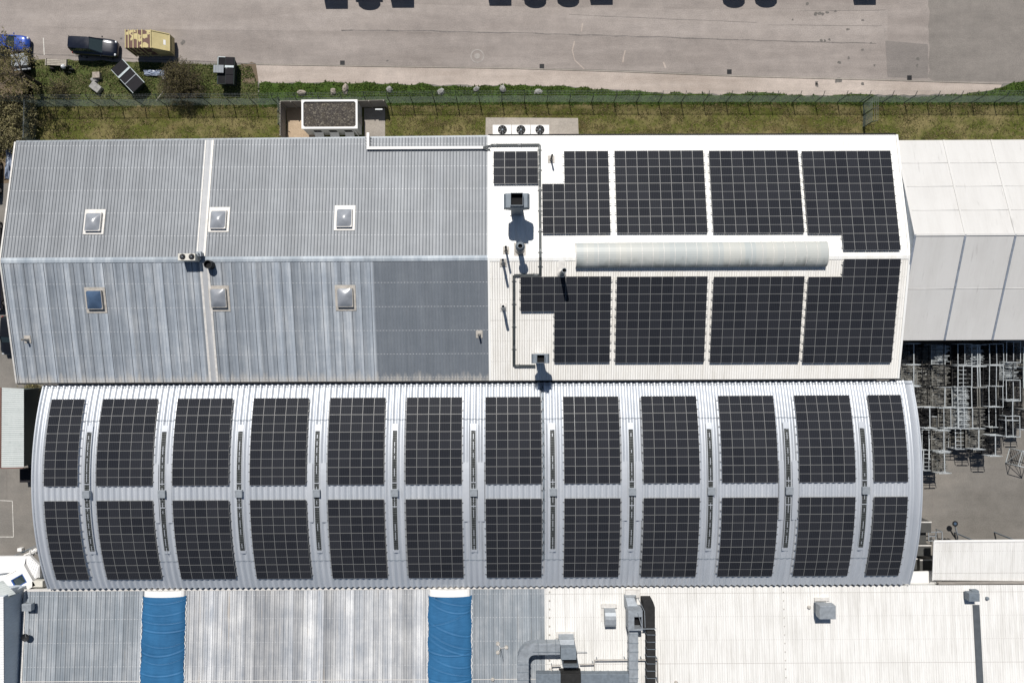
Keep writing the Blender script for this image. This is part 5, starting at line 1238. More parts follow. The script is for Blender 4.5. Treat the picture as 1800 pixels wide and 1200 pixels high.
for y in (Y0+.35, Y1-.35): mb = MB(); mb.box(X0+.2,X1-.2,y-.09,y+.09,0,SK-.003); mb.build('skid', M_blacksteel, ct)
def waste_skip(label, loc, rz, L, W, Hh, openlid=False):
    root = thing('waste_skip', loc, label, 'skip', 'covered waste skips', rz)
    mb = MB(); b0, b1 = L/2*.82, L/2; mb.hexa([(-b0,-W*.42,.15),(b0,-W*.42,.15),(b0,W*.42,.15),(-b0,W*.42,.15),(-b1,-W/2,Hh-.2),(b1,-W/2,Hh-.2),(b1,W/2,Hh-.2),(-b1,W/2,Hh-.2)]); mb.build('body', M_skip, root, local=True)
    def lid(x0, x1, y0, y1, nm='lid', m=M_lid, dz=0):
        mb = MB(); n = max(2, int((y1-y0)/.12)); 
        mb.box(x0, x1, y0, y1, Hh-.197+dz, Hh-.13+dz)
        k = y0+.06
        while k < y1-.05: mb.box(x0+.03, x1-.03, k, k+.04, Hh-.13+dz, Hh-.10+dz); k += .13
        return mb.build(nm, m, root, local=True)
    xb = L/2*.28                                        # pale hinge band lies across the upper third
    if not openlid:
        lid(xb+.12, L/2-.02, -W/2, W/2); lid(-.28*L/2, xb-.12, -W/2, W/2)
        mb = MB(); mb.hexa([(-L/2+.02,-W/2,Hh-.197),(-.3*L/2,-W/2,Hh-.197),(-.3*L/2,W/2,Hh-.197),(-L/2+.02,W/2,Hh-.197),(-L/2+.02,-W/2,Hh-.17),(-.3*L/2,-W/2,Hh-.13),(-.3*L/2,W/2,Hh-.13),(-L/2+.02,W/2,Hh-.17)]); mb.build('end_lid', M_lid, root, local=True)
        mb = MB(); mb.box(-.3*L/2-.03,-.28*L/2+.02,-W/2,W/2,Hh-.12,Hh-.09); mb.build('seam_bar', M_board, root, local=True)
    else:
        lid(xb+.12, L/2-.02, -W/2, .04)
        mb = MB(); mb.box(xb+.12,L/2-.06,.1,W/2-.05,Hh-.196,Hh-.19); mb.build('open_mouth', M_blackhole, root, local=True)
        lid(-.3*L/2, xb-.12, -W/2, .0); lid(-L/2+.02, -.33*L/2, -W/2, .0)
        mb = MB(); mb.box(-L/2+.05,xb-.12,.06,W/2-.05,Hh-.196,Hh-.19); mb.build('open_mouth', M_blackhole, root, local=True)
        mb = MB(); mb.box(-.25*L/2, xb+.05, .1, W/2+.35, Hh+.1, Hh+.14)
        for k in range(6): mb.box(-.25*L/2+.03, xb+.02, .14+k*.17, .2+k*.17, Hh+.14, Hh+.17)
        mb.build('raised_lid', M_board, root, local=True)
        mb = MB(); mb.bar((L/2-.03,.05,Hh-.15),(L/2-.03,W/2,Hh-.15),.06,.08); mb.bar((xb,W/2-.02,Hh-.15),(L/2,W/2-.02,Hh-.15),.06,.08); mb.build('rim', M_band, root, local=True)
    mb = MB(); mb.box(xb-.11, xb+.11, -W/2-.04, W/2+.04 if not openlid else .05, Hh-.19, Hh-.06); mb.build('hinge_band', M_band, root, local=True)
    mb = MB(); mb.bar((-L/2,-W/2-.04,Hh-.25),(L/2,-W/2-.04,Hh-.25),.07,.1); mb.bar((-L/2,W/2+.04,Hh-.25),(L/2,W/2+.04,Hh-.25),.07,.1); mb.build('rails', M_band if not openlid else M_skip, root, local=True)
    return root
waste_skip('closed black lidded skip standing askew on the grass below the yellow container', P(235.5,141.5), R(133), 3.55, 1.62, 1.45)
sk = waste_skip('dark skip with one lid thrown open on the verge right of the big bush', P(406,133), R(88), 3.0, 1.75, 1.6, True)
p = P(399,119,1.35); mb = MB(); mb.ball(p, .2, 10, 7, 0, (1.1,1,.8), .12); tag(mb.build('white_sack', M_whitepaint, smooth=True), 'small white sack lying in the open mouth of the dark skip', 'sack')

tr = thing('covered_trailer', P(46,113), 'small trailer with flat grey board cover beside the blue car', 'trailer', None, R(5))
mb = MB(); mb.box(-.95,.95,-.6,.75,1.0,1.06); mb.build('cover', M_board, tr, local=True); mb = MB(); mb.box(-.8,1.0,-1.0,-.82,.75,.85); mb.build('side_flap', M_board, tr, local=True)
mb = MB(); mb.box(-.9,.9,-.75,.7,.4,.98); mb.bar((.9,0,.45),(1.5,.05,.45),.08,.08); mb.bar((.95,.5,.6),(1.35,.45,.9),.05,.05); mb.build('frame', M_blacksteel, tr, local=True)
for y in (-.85,.8): mb = MB(); mb.tube([(0,y-.08,.3),(0,y+.08,.3)], .3, 16); mb.build('wheel', M_tyre, tr, local=True)
tr = thing('plank_trailer', P(106,116), 'little trailer with bleached plank bed and dark wheels on the grass', 'trailer', None, R(-3))
mb = MB()
for k in range(4): mb.box(-1.1,1.1,-.22+k*.17,-.22+k*.17+.13,.62,.68)
mb.box(-1.18,-1.1,-.3,.5,.55,.8); mb.box(1.1,1.18,-.3,.5,.55,.8); mb.build('plank_bed', M_plank, tr, local=True)
mb = MB(); mb.box(-1.0,1.0,-.25,.4,.45,.6); mb.bar((1.1,-.1,.5),(1.7,-.2,.5),.07,.07); mb.bar((.6,-.75,.3),(1.5,-.8,.3),.05,.05); mb.build('frame', M_blacksteel, tr, local=True)
for x, y in ((-.7,-.45),(.7,-.5),(1.5,-.45)): mb = MB(); mb.tube([(x,y-.07,.26),(x,y+.07,.26)], .26, 14); mb.build('wheel', M_tyre, tr, local=True)
mb = MB(); mb.ball((.85,-.35,.75), .26, 12, 8); mb.build('round_lamp', M_lamp, tr, smooth=True, local=True)

def rock(u, v, r, label, m, sq=(1,1,.7), rz=0, name='boulder', cat='boulder', group='boulders along the grass strip'):
    p = P(u, v); mb = MB(); c = MB()
    rnd = random.Random(int(u*7+v)); n, k = 7, 4
    pts = []
    for i in range(k+1):
        th = (.08+.92*i/k)*math.pi*.62; row = []
        for j in range(n):
            q = r*rnd.uniform(.72, 1.18); t = 2*math.pi*(j+.3*rnd.random())/n
            x, y = q*sq[0]*math.sin(th)*math.cos(t), q*sq[1]*math.sin(th)*math.sin(t)
            row.append(mb.vert((p.x+x*math.cos(rz)-y*math.sin(rz), p.y+x*math.sin(rz)+y*math.cos(rz), max(-.05, r*sq[2]*(math.cos(th)+.15)*rnd.uniform(.85,1.1)))))
        pts.append(row)
    for a, b in zip(pts, pts[1:]):
        for j in range(n): mb.f.append([a[j], b[j], b[(j+1)%n], a[(j+1)%n]]); mb.m.append(0)
    mb.cap(pts[0], flip=True)
    return tag(mb.build(name, m), label, cat, group)
rock(531,163.5,.50,'reddish boulder directly above the kiosk roof left end',M_stone,(1.15,.7,.8),.0)
rock(586,161,.46,'pointed boulder above the middle of the kiosk, left of a taller one',M_stone,(.8,.95,.8),.5)
rock(607.5,157.5,.52,'tall pale boulder above the right part of the kiosk',M_stone,(.72,1.2,.9),-.2)
rock(685,158.5,.42,'grey boulder above the right timber screen',M_stone2,(1,.9,1),.4)
rock(775,161.5,.46,'boulder close to the fence, first right of the kiosk stretch',M_stone2,(.9,1,.8),-.6)
rock(837,157,.40,'small boulder between the fence boulder and the tilted slab stone',M_stone2,(1.1,.75,.8),.2)
rock(884,157.5,.46,'tilted slab like boulder above the left condenser',M_stone2,(.85,1,.9),.3)
rock(946,162,.44,'last flat boulder at the right end of the row above the condensers',M_stone2,(1.2,.75,.6),.1)
for i, (u, v, s, lab, rz) in enumerate(((173.5,135,.55,'pale square stone block on the meadow below the navy van',0.05),(168,141.5,.5,'grey broken stone beside the pale square block on the meadow',.3))):
    if i == 0: mb = MB(); Mx = Matrix.Translation(P(u,v)) @ Matrix.Rotation(rz,4,'Z'); mb.box(-s*.75,s*.75,-s*.62,s*.62,-.02,.55,0,Mx); tag(mb.build('stone_block', M_stone, bevel=.04), lab, 'stone block')
    else: rock(u, v, s, lab, M_stone2, (1,.9,.8), rz, 'broken_stone', 'stone', None)
mb = MB(); Mx = Matrix.Translation(P(171.5,155.5)) @ Matrix.Rotation(R(-38),4,'Z'); mb.box(-.62,.62,-.42,.42,-.02,.5,0,Mx); tag(mb.build('stone_block', M_stone2, bevel=.06), 'weathered block lying askew on the meadow left of the closed skip', 'stone block')
mb = MB(); mb.tube([P(274.5,177.5,.12), P(287,161,.5)], .05, 8); tag(mb.build('pole', M_plank), 'thin pale pole leaning in the grass below the bush', 'pole')
def crumple(name, pts, m, label, cat, amp=.12):
    q = Ps(pts, .2); mb = MB(); n = 8; g = []
    for i in range(n+1):
        row = []
        for j in range(n+1):
            a = q[0].lerp(q[1], i/n); b = q[3].lerp(q[2], i/n); p = a.lerp(b, j/n)+Vector((random.uniform(-.07,.07),random.uniform(-.07,.07),random.uniform(-amp,amp)*.7)); row.append(mb.vert(p))
        g.append(row)
    for r0, r1 in zip(g, g[1:]):
        for j in range(n): mb.f.append([r0[j], r0[j+1], r1[j+1], r1[j]]); mb.m.append(0)
    o = mb.build(name, m); s = o.modifiers.new('thick', 'SOLIDIFY'); s.thickness = .02; return tag(o, label, cat)
crumple('plastic_sheet', [(253,133),(290,133),(289,122.5),(252,123)], M_film, 'crumpled bluish plastic sheet lying by the bush below the container', 'plastic sheet')
crumple('plastic_scrap', [(286,140),(291,139),(290,134),(285,135)], M_whitepaint, 'small white plastic scrap lying beside the bush', 'scrap')
crumple('wrapped_bundle', [(8,314),(20,314),(21,262),(11,262)], M_film, 'grey blue wrapped bundle standing beside the upper left gable edge', 'bundle', .3)

# manhole and drains
M_roadpale_ring = simple('worn_iron_ring', (0.31,0.285,0.262), 0.85)
p = P(839,99); mb = MB(); rr = mb.lathe((p.x,p.y,0), [(.78,.017),(.78,.022),(.64,.024),(.64,.019)], 28); rr2 = mb.lathe((p.x,p.y,0), [(.33,.018),(.33,.03)], 24); mb.cap(rr2[1]); tag(mb.build('manhole_cover', [M_roadpale_ring]), 'round manhole cover in a pale ring set in the road', 'manhole')
for u, v, lab in ((602,111,'little square drain grate at the road edge left of the manhole'),(952.5,117,'square drain grate at the road edge right of the manhole'),(1282,126.5,'square drain grate on the kerb line in the middle of the road'),(1598.5,137,'dark square drain grate below the repaired asphalt patch')):
    p = P(u, v); mb = MB(); mb.box(p.x-.26,p.x+.26,p.y-.26,p.y+.26,.008,.024)
    for k in range(5): mb.box(p.x-.22,p.x+.22,p.y-.21+k*.1,p.y-.17+k*.1,.024,.032)
    tag(mb.build('drain_grate', M_blacksteel), lab, 'drain', 'road drain grates')

# ------------------------------------------------------------------ fences
FB = [(-60,189),(100,187.3),(490,184.3),(700,181.2),(900,179.8),(1350,179.9),(1900,180.6)]
def along(poly, step):
    pts = [P(*p) for p in poly]; out = []; acc = 0; d = 0
    for a, b in zip(pts, pts[1:]):
        L_ = (b-a).length
        while d <= acc+L_: out.append(a.lerp(b, (d-acc)/L_)); d += step
        acc += L_
    return out
FH = 2.15
def fence_panel_mesh(L_, dense=0.05, ww=.0075):
    mb = MB(); n = int(L_/dense)
    for i in range(n+1):
        x = L_*i/n; mb.box(x-ww/2,x+ww/2,-ww/2,ww/2,.03,FH)
    for k in range(11): z = .06+k*.2; mb.box(0,L_,-.014,-.006,z-.006,z+.006)
    return mb
_o = fence_panel_mesh(2.52).build('mesh_panel', M_fence); FPM = _o.data; bpy.data.objects.remove(_o)
mb = MB(); mb.box(-.035,.035,-.035,.035,0,FH+.05); mb.bar((0,0,FH),(0,.38,FH+.38),.05,.05); _o = mb.build('post', M_post); FPO = _o.data; bpy.data.objects.remove(_o)
def fence(name, label, poly, step=2.52, barbed=True, group='mesh fences'):
    pts = along(poly, step); root = thing(name, pts[0], label, 'fence', group); wires = MB()
    for i, p in enumerate(pts):
        q = pts[i+1] if i+1 < len(pts) else None; d = (q-p) if q else (p-pts[i-1]); rz = math.atan2(d.y, d.x)
        o = bpy.data.objects.new('post', FPO); scene.collection.objects.link(o); o.parent = root; o.location = p-root.location; o.rotation_euler = (0,0,rz)
        if q:
            o = bpy.data.objects.new('mesh_panel', FPM); scene.collection.objects.link(o); o.parent = root; o.location = p-root.location; o.rotation_euler = (0,0,rz); o.scale = (d.length/2.52,1,1)
            if barbed:
                nrm = Vector((-d.y, d.x, 0)).normalized()
                for f in (.35, .7, 1.0):
                    off = nrm*.38*f+Vector((0,0,FH+.38*f)); a, b = p+off, q+off; m_ = a.lerp(b,.5)-Vector((0,0,.04)); wires.tube([a,m_,b], .006, 4)
                    for k in range(8): c = a.lerp(b,(k+.5)/8); wires.bar(c-Vector((.03,.03,.03)), c+Vector((.03,.03,.03)), .01, .01)
    if barbed: wires.build('barbed_wire', M_wire, root)
    return root
fence('mesh_fence', 'long green wire mesh fence running the whole width between lawn and verge', FB)
fence('mesh_fence', 'cross fence between lawn halves near the right end of the white hall', [(1517,181),(1516,246)], 1.4)
fence('mesh_fence', 'cross fence beside the sandy bed left of the kiosk', [(499,184.5),(500,248)], 1.4, False)
fence('mesh_fence', 'cross fence under the trees at the left end of the lawn', [(65,188),(63,258)], 1.4)
def screen(label, a, b, h):
    a, b = P(*a), P(*b); root = thing('timber_screen', a, label, 'screen', 'weathered timber screens'); d = (b-a); n = 9
    mb = MB()
    for k in range(n): z = .05+h*k/n; mb.bar(a+Vector((0,0,z+h/n*.45)), b+Vector((0,0,z+h/n*.45)), .05, h/n*.9)
    mb.build('boards', M_wood, root)
    for t in (0.03, .5, .97):
        p = a+d*t; mb = MB(); mb.box(p.x-.06,p.x+.06,p.y-.12,p.y-.03,0,h+.08); mb.build('post', M_wood, root)
screen('weathered timber screen left of the kiosk along the fence', (503,189.5), (541,189), 2.1)
screen('longer timber screen right of the kiosk along the fence', (628,189), (682,187.5), 2.1)
screen('timber screen turning down the side of the sandy bed', (502.5,190.5), (502.5,247), 1.9)
mb = MB(); q = P(666,192.5,1.2); mb.bar(q+Vector((-.4,0,0)), q+Vector((.4,0,0)), .12, .1); mb.tube([Vector((q.x,q.y,0)), q], .03, 6); tag(mb.build('tap_stand', M_wire), 'small T shaped metal stand on the kiosk slab in front of the right screen', 'stand')

# ------------------------------------------------------------------ stacked steel stillages
def stillage(kind):
    """flat rack: two end trestles, one long top beam, slatted deck. Origin at the floor centre, long side along y"""
    w, l, h = .78, 1.12, 1.15; parts = []
    e = MB(); t = .06
    for s in (1, -1):
        m = MB(); y = s*l
        if kind != 'bar': m.box(-w,w,y-t/2,y+t/2,h-.09,h-.02)
        else: m.box(-w*.8,w*.8,y-t*.7,y+t*.7,h-.10,h-.02)
        for x in (-w+.03,w-.03): m.box(x-.03,x+.03,y-t/2,y+t/2,0,h-.09)
        m.box(-w,w,y-t/2,y+t/2,.10,.16); m.box(-w+.06,w-.06,y-t/2+.01,y+t/2-.01,.55,.59); parts.append(('end_frame', m))
    m = MB()
    if kind == 'bar': m.box(-.045,.045,-l+.05,l-.05,h-.10,h-.03)
    elif kind == 'rect':
        for x in (-w+.03,0,w-.03): m.box(x-.03,x+.03,-l+.03,l-.03,h-.085,h-.03)
    elif kind == 'pair':
        for x in (-.18,.06): m.box(x-.045,x+.045,-l+.03,l-.03,h-.10,h-.03)
    else:
        for x in (-w+.03,w-.03): m.box(x-.04,x+.04,-l+.03,l-.03,h-.09,h-.03)
        for k in range(1, 5): y = -l+2*l*k/5; m.box(-w+.06,w*.2,y-.02,y+.02,h-.08,h-.03)
        m.box(-.2,-.14,-l+.03,l-.03,h-.07,h-.03)
    parts.append(('top_frame', m))
    m = MB()
    for x in (-w+.03,w-.03): m.box(x-.03,x+.03,-l+.03,l-.03,.1,.15)
    for k in range(15): y = -l+.1+(2*l-.2)*k/14; m.box(-w+.05,w-.05,y-.03,y+.03,.15,.18)
    rr = random.Random(kind)
    for k in range(34):                                # hooks and small carriers riding on the deck
        x, y = rr.uniform(-w*.7,w*.7), rr.uniform(-l*.85,l*.85); m.box(x-.02,x+.02,y-.02,y+.02,.18,rr.uniform(.35,.8)); zz = rr.uniform(.3,.85); m.box(x-.3,x+.3,y-.018,y+.018,zz,zz+.035); zz = rr.uniform(.6,1.02); x2 = rr.uniform(-w*.4,w*.4); m.box(x2-.4,x2+.4,y+.05,y+.075,zz,zz+.03)
    parts.append(('deck', m)); return parts
PROTO = {}
def proto(kind, m):
    if (kind, m.name) not in PROTO:
        lst = []
        for nm, mb in stillage(kind): o = mb.build(nm, m); lst.append((nm, o.data)); bpy.data.objects.remove(o)
        PROTO[(kind, m.name)] = lst
    return PROTO[(kind, m.name)]
KD = {'bar':'single beam', 'rect':'rectangular frame', 'pair':'twin beams', 'ladder':'ladder frame'}
ROWS = [('back row under the membrane hall',622), ('second row from the membrane hall',660), ('third row from the membrane hall',697), ('fourth row from the membrane hall',734), ('front row',772)]
stacks = [('leftmost file', [(1607,622,'bar',3),(1607,659.5,'bar',3),(1607,697,'bar',3),(1634.5,734,'bar',3),(1634,773,'rect',2),(1636,809,'ladder',2)]),
 ('low dark file behind the leftmost', [(1634,628,'rect',2),(1634,664,'ladder',2),(1632,700,'rect',2),(1648,750,'rect',2),(1646,790,'rect',2)]),
 ('second file from the left', [(1660,623,'bar',3),(1661,661,'bar',3),(1661,699,'bar',3),(1672,735,'rect',3),(1660,775,'bar',3),(1661,813,'bar',3)]),
 ('third file from the left', [(1697,623,'rect',3),(1697,661,'ladder',3),(1697,698,'ladder',3),(1698,735,'ladder',3),(1692,772,'ladder',2),(1690,745,'rect',1)]),
 ('fourth file from the left', [(1722,624,'pair',3),(1723,662,'pair',3),(1722.5,699,'pair',3),(1722,736,'bar',3),(1721.5,771,'bar',3)]),
 ('fifth file from the left', [(1753,623,'rect',3),(1752.5,661,'rect',3),(1752,697,'rect',3),(1751,733,'rect',2),(1751,783,'bar',3)]),
 ('sixth file from the left', [(1783,619,'rect',3),(1782,652,'bar',3),(1781.5,686,'rect',3),(1781,720,'bar',3),(1781,750,'rect',3)]),
 ('file cut by the right frame edge', [(1812,628,'rect',3),(1812,664,'ladder',3),(1811,700,'rect',3),(1811,737,'bar',3)])]
LEV = ['bottom','middle','top']
for fname, lst in stacks:
    for si, (u, v, kind, n) in enumerate(lst):
        top = P(u, v, 1.17*n)
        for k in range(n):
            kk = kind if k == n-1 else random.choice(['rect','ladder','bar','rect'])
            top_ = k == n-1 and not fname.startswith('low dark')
            m = M_stillage if top_ and random.random() < .8 else random.choices([M_stillage2, M_stillage3, M_stillage], [5, 3.4, 1.6])[0]  # lower racks mostly darker steel: shade inside the stacks put into colour
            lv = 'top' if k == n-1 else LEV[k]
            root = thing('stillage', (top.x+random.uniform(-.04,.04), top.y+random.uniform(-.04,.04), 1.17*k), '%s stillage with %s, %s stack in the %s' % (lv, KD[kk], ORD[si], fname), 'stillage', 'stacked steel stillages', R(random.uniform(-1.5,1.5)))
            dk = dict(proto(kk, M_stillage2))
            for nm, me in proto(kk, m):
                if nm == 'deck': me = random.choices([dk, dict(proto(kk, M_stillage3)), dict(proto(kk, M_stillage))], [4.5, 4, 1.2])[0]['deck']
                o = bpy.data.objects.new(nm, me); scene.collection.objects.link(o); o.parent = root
# a braced crate tipped at the front right
cr = thing('braced_crate', P(1783,803), 'tilted open steel crate with diagonal braces at the front right of the stillage yard', 'crate', None, R(-16))
mb = MB(); w, l, h = .82, .85, 2.0
for x in (-w,w):
    for y in (-l,l): mb.bar((x,y,0),(x,y,h),.06,.06)
for z in (.05,h-.05):
    for s in (1,-1): mb.bar((-w,s*l,z),(w,s*l,z),.06,.06); mb.bar((s*w,-l,z),(s*w,l,z),.06,.06)
mb.build('frame', M_stillage, cr, local=True); mb = MB(); mb.bar((-w,l,h),(w,-l,h),.05,.05); mb.bar((-w,-l,.1),(-w,l,h-.1),.05,.05); mb.bar((-w,-l,.1),(w,-l,h-.1),.05,.05); mb.build('brace', M_stillage, cr, local=True)
mb = MB()
for k in range(9): x = -w+.1+k*.19; mb.bar((x,-l,.3),(x,l,.3),.03,.03)
mb.build('grid', M_stillage2, cr, local=True)

# steel cabinets, pipe rack and stand behind the arched hall
def cabinet(a, b, h, label):
    root = thing('steel_cabinet', ((a.x+b.x)/2,(a.y+b.y)/2,0), label, 'cabinet', 'grey steel cabinets by the arched hall')
    mb = MB(); mb.box(a.x,b.x,a.y,b.y,.1,h); mb.build('casing', M_cabg, root, bevel=.03)
    mb = MB(); mb.box(a.x-.02,b.x+.02,b.y-.10,b.y+.03,h+.002,h+.05); mb.build('top_edge', M_flash, root)
    mb = MB(); mb.box(a.x+.15,a.x+.2,a.y-.04,a.y-.002,h*.4,h*.6); mb.build('handle', M_galv, root)
M_cabg = simple('cabinet_grey', (0.075,0.075,0.072), 0.55, 0.1, 0.1, 3)
zc = 2.2
for (u0,v0,u1,v1,h,lab) in ((1619,936,1637,916.5,2.2,'upright grey cabinet at the head of the group beside the arched hall'),(1607,955,1628,934,1.5,'low grey cabinet tucked under the arched roof edge, second from top'),(1609,977,1636.5,957.5,2.2,'wide grey cabinet in the middle of the group by the arched hall'),(1597,1001,1612,981,2.0,'grey cabinet above the link canopy, partly under the arched roof')):
    cabinet(P(u0,v0,h), P(u1,v1,h), h, lab)
cabinet(P(1617,1003,2.0), P(1642,983,2.0), 2.0, 'shaded dark cabinet between the link canopy and the white shed')
pr = thing('pipe_rack', P(1650,942), 'grey tubular pipe rack between cabinets and white shed', 'rack'); mb = MB()
a, b, c, d = P(1632,950,1.1), P(1632,935,1.1), P(1656,934,1.1), P(1645,950,1.1)
for p, q in ((a,b),(b,c),(a,d),(P(1645,934.5,1.1),d),(P(1632,942,1.1),P(1645,942,1.1)),(c,c+Vector((0,-.9,0)))): mb.bar(p, q, .08, .08)
mb.build('top_frame', M_galv, pr)
for p in (a,b,c,d): mb = MB(); mb.bar(Vector((p.x,p.y,0)), p, .06, .06); mb.build('leg', M_galvd, pr)
for u in (1650,1655,1660,1666): q = P(u,946); mb = MB(); mb.tube([q, q+Vector((0,0,1.2))], .06, 8); mb.build('pipe', M_blacksteel, pr)
sp = thing('round_sign', P(1684,948), 'dark round disc on a leaning grey pole standing alone in the right yard', 'sign')
h_ = P(1679,920,1.3); mb = MB(); mb.tube([P(1684,950,.1), P(1681.5,934,.8), h_-Vector((0,0,.1))], [.06,.09,.07], 8); mb.build('pole', M_galv, sp)
mb = MB(); rr = mb.lathe(h_, [(.05,-.1),(.30,-.05),(.32,0)], 20); mb.cap(rr[2]); mb.build('disc', M_blacksteel, sp); mb = MB(); rr = mb.lathe(h_+Vector((0,0,.004)), [(.16,0),(.14,.03)], 16); mb.cap(rr[1]); mb.build('centre', simple('blue_disc', (0.06,0.1,0.16), .4), sp)
# odds and ends on the left yard
a, b = P(35,847,1.1), P(53,824,1.1); root = thing('waste_bin', ((a.x+b.x)/2,(a.y+b.y)/2,0), 'black wheeled bin between the small green white shed and the arched hall', 'bin')
mb = MB(); mb.box(a.x,b.x,a.y,b.y,.15,1.05); mb.build('body', M_blacksteel, root, bevel=.04); mb = MB(); mb.box(a.x-.03,b.x+.03,a.y-.03,b.y+.03,1.053,1.1); mb.build('lid', M_lid, root)
mb = MB(); q = P(63,706,1.0)
for k in range(4): mb.box(q.x-.45,q.x+.5,q.y-.45+.23*k,q.y-.26+.23*k,.9,1.0)
mb.box(q.x-.3,q.x+.3,q.y-.3,q.y+.3,0,.897); tag(mb.build('plank_stack', M_plank), 'stack of grey planks squeezed between small shed and arched hall', 'planks')
mb = MB(); mb.bar(P(-10,992,1.2), P(66,957,1.2), .06, .06); mb.bar(P(-10,995,.7), P(66,960,.7), .04, .04)
for t in (0.25,.55,.85): q = P(-10,993,0).lerp(P(66,958.5,0), t); mb.bar(q, q+Vector((0,0,1.2)), .05, .05)
tag(mb.build('handrail', M_galvd), 'thin metal handrail running askew above the white annex', 'handrail')
rnd = random.Random(3); mb = MB()
for k in range(60):
    t = rnd.random(); q = P(44+20*t+rnd.uniform(-2,2), 977-10*t+rnd.uniform(-3,3)); s = rnd.uniform(.06,.22); mb.ball(q+Vector((0,0,s*.3)), s, 6, 4, 0, (1,1,.7), .25)
o = mb.build('white_rubble', M_whitepaint); tag(o, 'heap of white rubble between handrail and annex roof', 'rubble', kind='stuff')
mb = MB(); q = P(39,964); mb.box(q.x-.25,q.x+.25,q.y-.18,q.y+.18,0,.45); tag(mb.build('white_box', M_whitepaint, bevel=.03), 'small white box standing by the handrail on the left yard', 'box')
q = P(77,1021,3); mb = MB(); mb.box(q.x-.6,q.x+.55,q.y-.3,q.y+.35,zA+.0,zA+.7); tag(mb.build('roof_box_unit', M_cream, bevel=.04), 'small cream equipment box on the annex roof below the arched hall corner', 'equipment box')

# ------------------------------------------------------------------ vegetation
def leaf_quad(mb, c, s, rnd, mi=0):
    d = Vector((rnd.gauss(0,1), rnd.gauss(0,1), rnd.gauss(0,.6))).normalized(); e = d.cross(Vector((rnd.gauss(0,1), rnd.gauss(0,1), rnd.gauss(0,1)))).normalized()
    mb.face([c-d*s, c+e*s*.55, c+d*s, c-e*s*.55], mi)
def grow(tw, p, d, L_, r, depth, tips, rnd, spread=.75, up=.15):
    n = 3; pts = [p]; q = Vector(p); dd = Vector(d)
    for _ in range(n):
        dd = (dd+Vector((rnd.gauss(0,.16), rnd.gauss(0,.16), rnd.gauss(0,.1)+up*.2))).normalized(); q = q+dd*L_/n; pts.append(Vector(q))
    tw.tube(pts, [r*(1-.45*i/n) for i in range(n+1)], 5 if depth > 1 else 4, 0, False)
    if depth <= 1: tips.extend(pts[1:])
    if depth == 0: return
    for k in range(rnd.choice((2,3,3)) if depth > 1 else 3):
        a = Vector((rnd.gauss(0,1), rnd.gauss(0,1), rnd.gauss(0,.6))).normalized()
        grow(tw, pts[rnd.choice((1,2,3)) if k else 3], (dd+a*spread+Vector((0,0,up))).normalized(), L_*rnd.uniform(.6,.85), r*.55, depth-1, tips, rnd, spread, up)
def tree(label, u, v, h, lean, leaves, lm, seed, spread=.75, depth=4, r=.14, ls=(.05,.11), group='budding trees by the covered trailer', first=.42):
    rnd = random.Random(seed); b = P(u, v); root = thing('tree', b, label, 'tree', group)
    tr_ = MB(); tp = b+Vector((lean[0]*first, lean[1]*first, h*first)); mid = b.lerp(tp,.5)+Vector((rnd.uniform(-.1,.1),rnd.uniform(-.1,.1),0))
    tr_.tube([b-Vector((0,0,.1)), mid, tp], [r*1.25, r, r*.85], 9); tr_.build('trunk', M_bark, root)
    tw = MB(); tips = []
    for k in range(6):
        a = 2*math.pi*k/6+rnd.random(); d = Vector((math.cos(a)*.8+lean[0]*.12, math.sin(a)*.8+lean[1]*.12, .75)).normalized(); st = b.lerp(tp, rnd.uniform(.75,1))
        grow(tw, st, d, h*.24, r*.5, depth, tips, rnd, spread)
    tw.build('limbs', M_twig, root)
    cr = MB()
    for k in range(leaves):
        c = rnd.choice(tips)+Vector((rnd.gauss(0,.16), rnd.gauss(0,.16), rnd.gauss(0,.13))); leaf_quad(cr, c, rnd.uniform(*ls), rnd)
    cr.build('crown', lm, root)
    return root
tree('tall leaning tree with thin budding crown over the blue car', 72, 149, 7.2, (-.4,.5), 3000, M_leaf2, 11, .8, 4, .17)
tree('bare budding tree standing left of the covered trailer', 44, 146, 4.6, (-.2,.2), 1700, M_leaf2, 21, .8, 4, .12)
def bush(label, u, v, rad, h, nst, leaves, lm, seed, group='bushes on the meadow', ls=(.04,.085)):
    rnd = random.Random(seed); b = P(u, v); root = thing('bush', b, label, 'bush', group); tw = MB(); tips = []
    for k in range(nst):
        a = rnd.uniform(0, 2*math.pi); q = rnd.random()**.55; d = Vector((math.cos(a)*q*rad, math.sin(a)*q*rad, h*math.sqrt(max(.08,1-q*q*.92))*rnd.uniform(.8,1.05)))
        p = b+Vector((rnd.gauss(0,.12), rnd.gauss(0,.12), 0)); pts = [p, p+d*.35+Vector((0,0,.12*h)), p+d*.7+Vector((0,0,.1*h)), p+d]
        tw.tube(pts, [.03,.02,.012,.005], 4, 0, False); tips += [pts[2], pts[2].lerp(pts[3],.5), pts[3], pts[3]]
        for _ in range(3):
            s = pts[1].lerp(pts[3], rnd.random()); e = s+Vector((rnd.gauss(0,.28), rnd.gauss(0,.28), abs(rnd.gauss(0,.3)))); tw.tube([s, e], [.01,.004], 3, 0, False); tips.append(e)
    tw.build('stems', M_twig, root); cr = MB()
    for k in range(leaves): leaf_quad(cr, rnd.choice(tips)+Vector((rnd.gauss(0,.1), rnd.gauss(0,.1), rnd.gauss(0,.09))), rnd.uniform(*ls), rnd)
    cr.build('foliage', lm, root)
bush('large round brownish budding bush between the two waste skips', 326, 153, 2.75, 2.6, 420, 9500, M_leaf3, 4)
bush('thin straggly bush on the meadow right of the leaning tree', 113, 160, 1.7, 1.6, 70, 900, M_leaf2, 9)
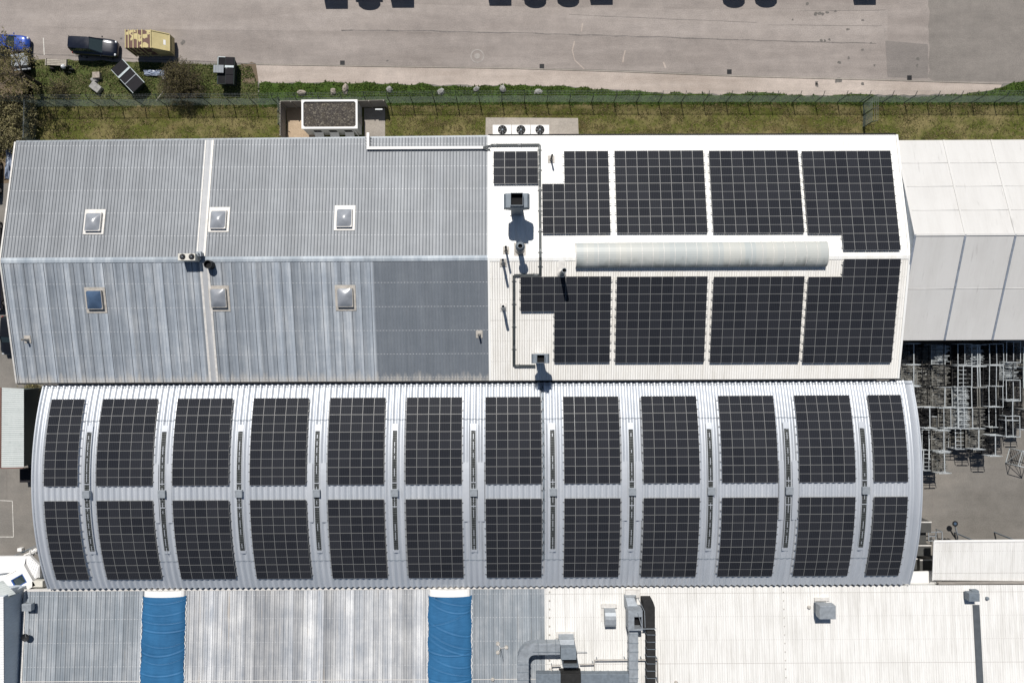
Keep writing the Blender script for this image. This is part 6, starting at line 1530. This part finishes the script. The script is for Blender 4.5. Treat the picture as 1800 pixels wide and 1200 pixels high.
for u, v, rad, h, sd, lab in ((47,207,2.3,2.1,41,'olive green bush nearest the corner of the cross fence'),(22,196,2.2,2.4,42,'olive green bush left of the fence corner, near the frame edge'),(38,240,2.2,2.0,43,'olive green bush touching the top left gable corner'),(10,232,2.3,2.4,44,'olive green bush at the left frame edge, beside the gable corner')):
    bush(lab, u, v, rad, h, 150, 5200, M_leaf, sd, 'olive green bushes at the left edge', (.05,.10))
bush('dark small shrub tucked between small shed and arched hall', 66, 684, .9, 1.4, 60, 1600, M_leaf, 14, 'bushes on the meadow', (.05,.1))

NOGRASS = [(P(852,264), P(1019,206)), (P(501,264), P(679,187))]
def tufts(name, poly, n, m, hmin, hmax, seed, edge=None):
    rnd = random.Random(seed); mb = MB(); xs = [p.x for p in poly]; ys = [p.y for p in poly]; x0, x1, y0, y1 = min(xs), max(xs), min(ys), max(ys)
    def inside(x, y):
        c = False; j = len(poly)-1
        for i in range(len(poly)):
            a, b = poly[i], poly[j]
            if (a.y > y) != (b.y > y) and x < (b.x-a.x)*(y-a.y)/(b.y-a.y)+a.x: c = not c
            j = i
        return c
    clumps = [(rnd.uniform(x0,x1), rnd.uniform(y0,y1), rnd.uniform(.25,.9)) for _ in range(max(20, n//45))]
    k = 0
    while k < n:
        if rnd.random() < .6:
            cx, cy, cr_ = rnd.choice(clumps); x, y = rnd.gauss(cx, cr_), rnd.gauss(cy, cr_*.6)
        else: x, y = rnd.uniform(x0,x1), rnd.uniform(y0,y1)
        if not inside(x, y) or any(q0.x < x < q1.x and q0.y < y < q1.y for q0, q1 in NOGRASS): k += .2; continue
        h = rnd.uniform(hmin,hmax)
        for _ in range(4):
            a = rnd.uniform(0, 2*math.pi); l = h*rnd.uniform(.5,1.1); w = h*.22; d = Vector((math.cos(a), math.sin(a), 0)); s = Vector((-d.y,d.x,0))*w
            b = Vector((x, y, 0))+d*.02; mb.face([b-s, b+s, b+d*l*.8+Vector((0,0,h*rnd.uniform(.35,.9)))])
        k += 1
    o = mb.build(name, m); o['kind'] = 'stuff'; tag(o, None, None); return o
def T(o, label): o['label'] = label; o['category'] = 'grass'
T(tufts('grass', gs_top+gs_bot, 9000, M_tuft_g, .12, .34, 1), 'lush dark green grass strip along the gravel verge')
T(tufts('grass', Ps([(60,106),(300,113),(440,116),(455,150),(455,188),(60,189)]), 6500, M_tuft_m, .10, .30, 2), 'weedy meadow grass round the skips and trailers')
T(tufts('grass', Ps([(66,187),(490,185),(690,182),(1900,181),(1900,252),(66,252)]), 17000, M_tuft_d, .07, .22, 3), 'dry brownish lawn grass between fence and halls')
T(tufts('grass', Ps([(-20,100),(60,103),(66,188),(60,258),(-20,300)]), 2200, M_tuft_d, .1, .3, 6), 'rough undergrowth under the trees at the left edge')
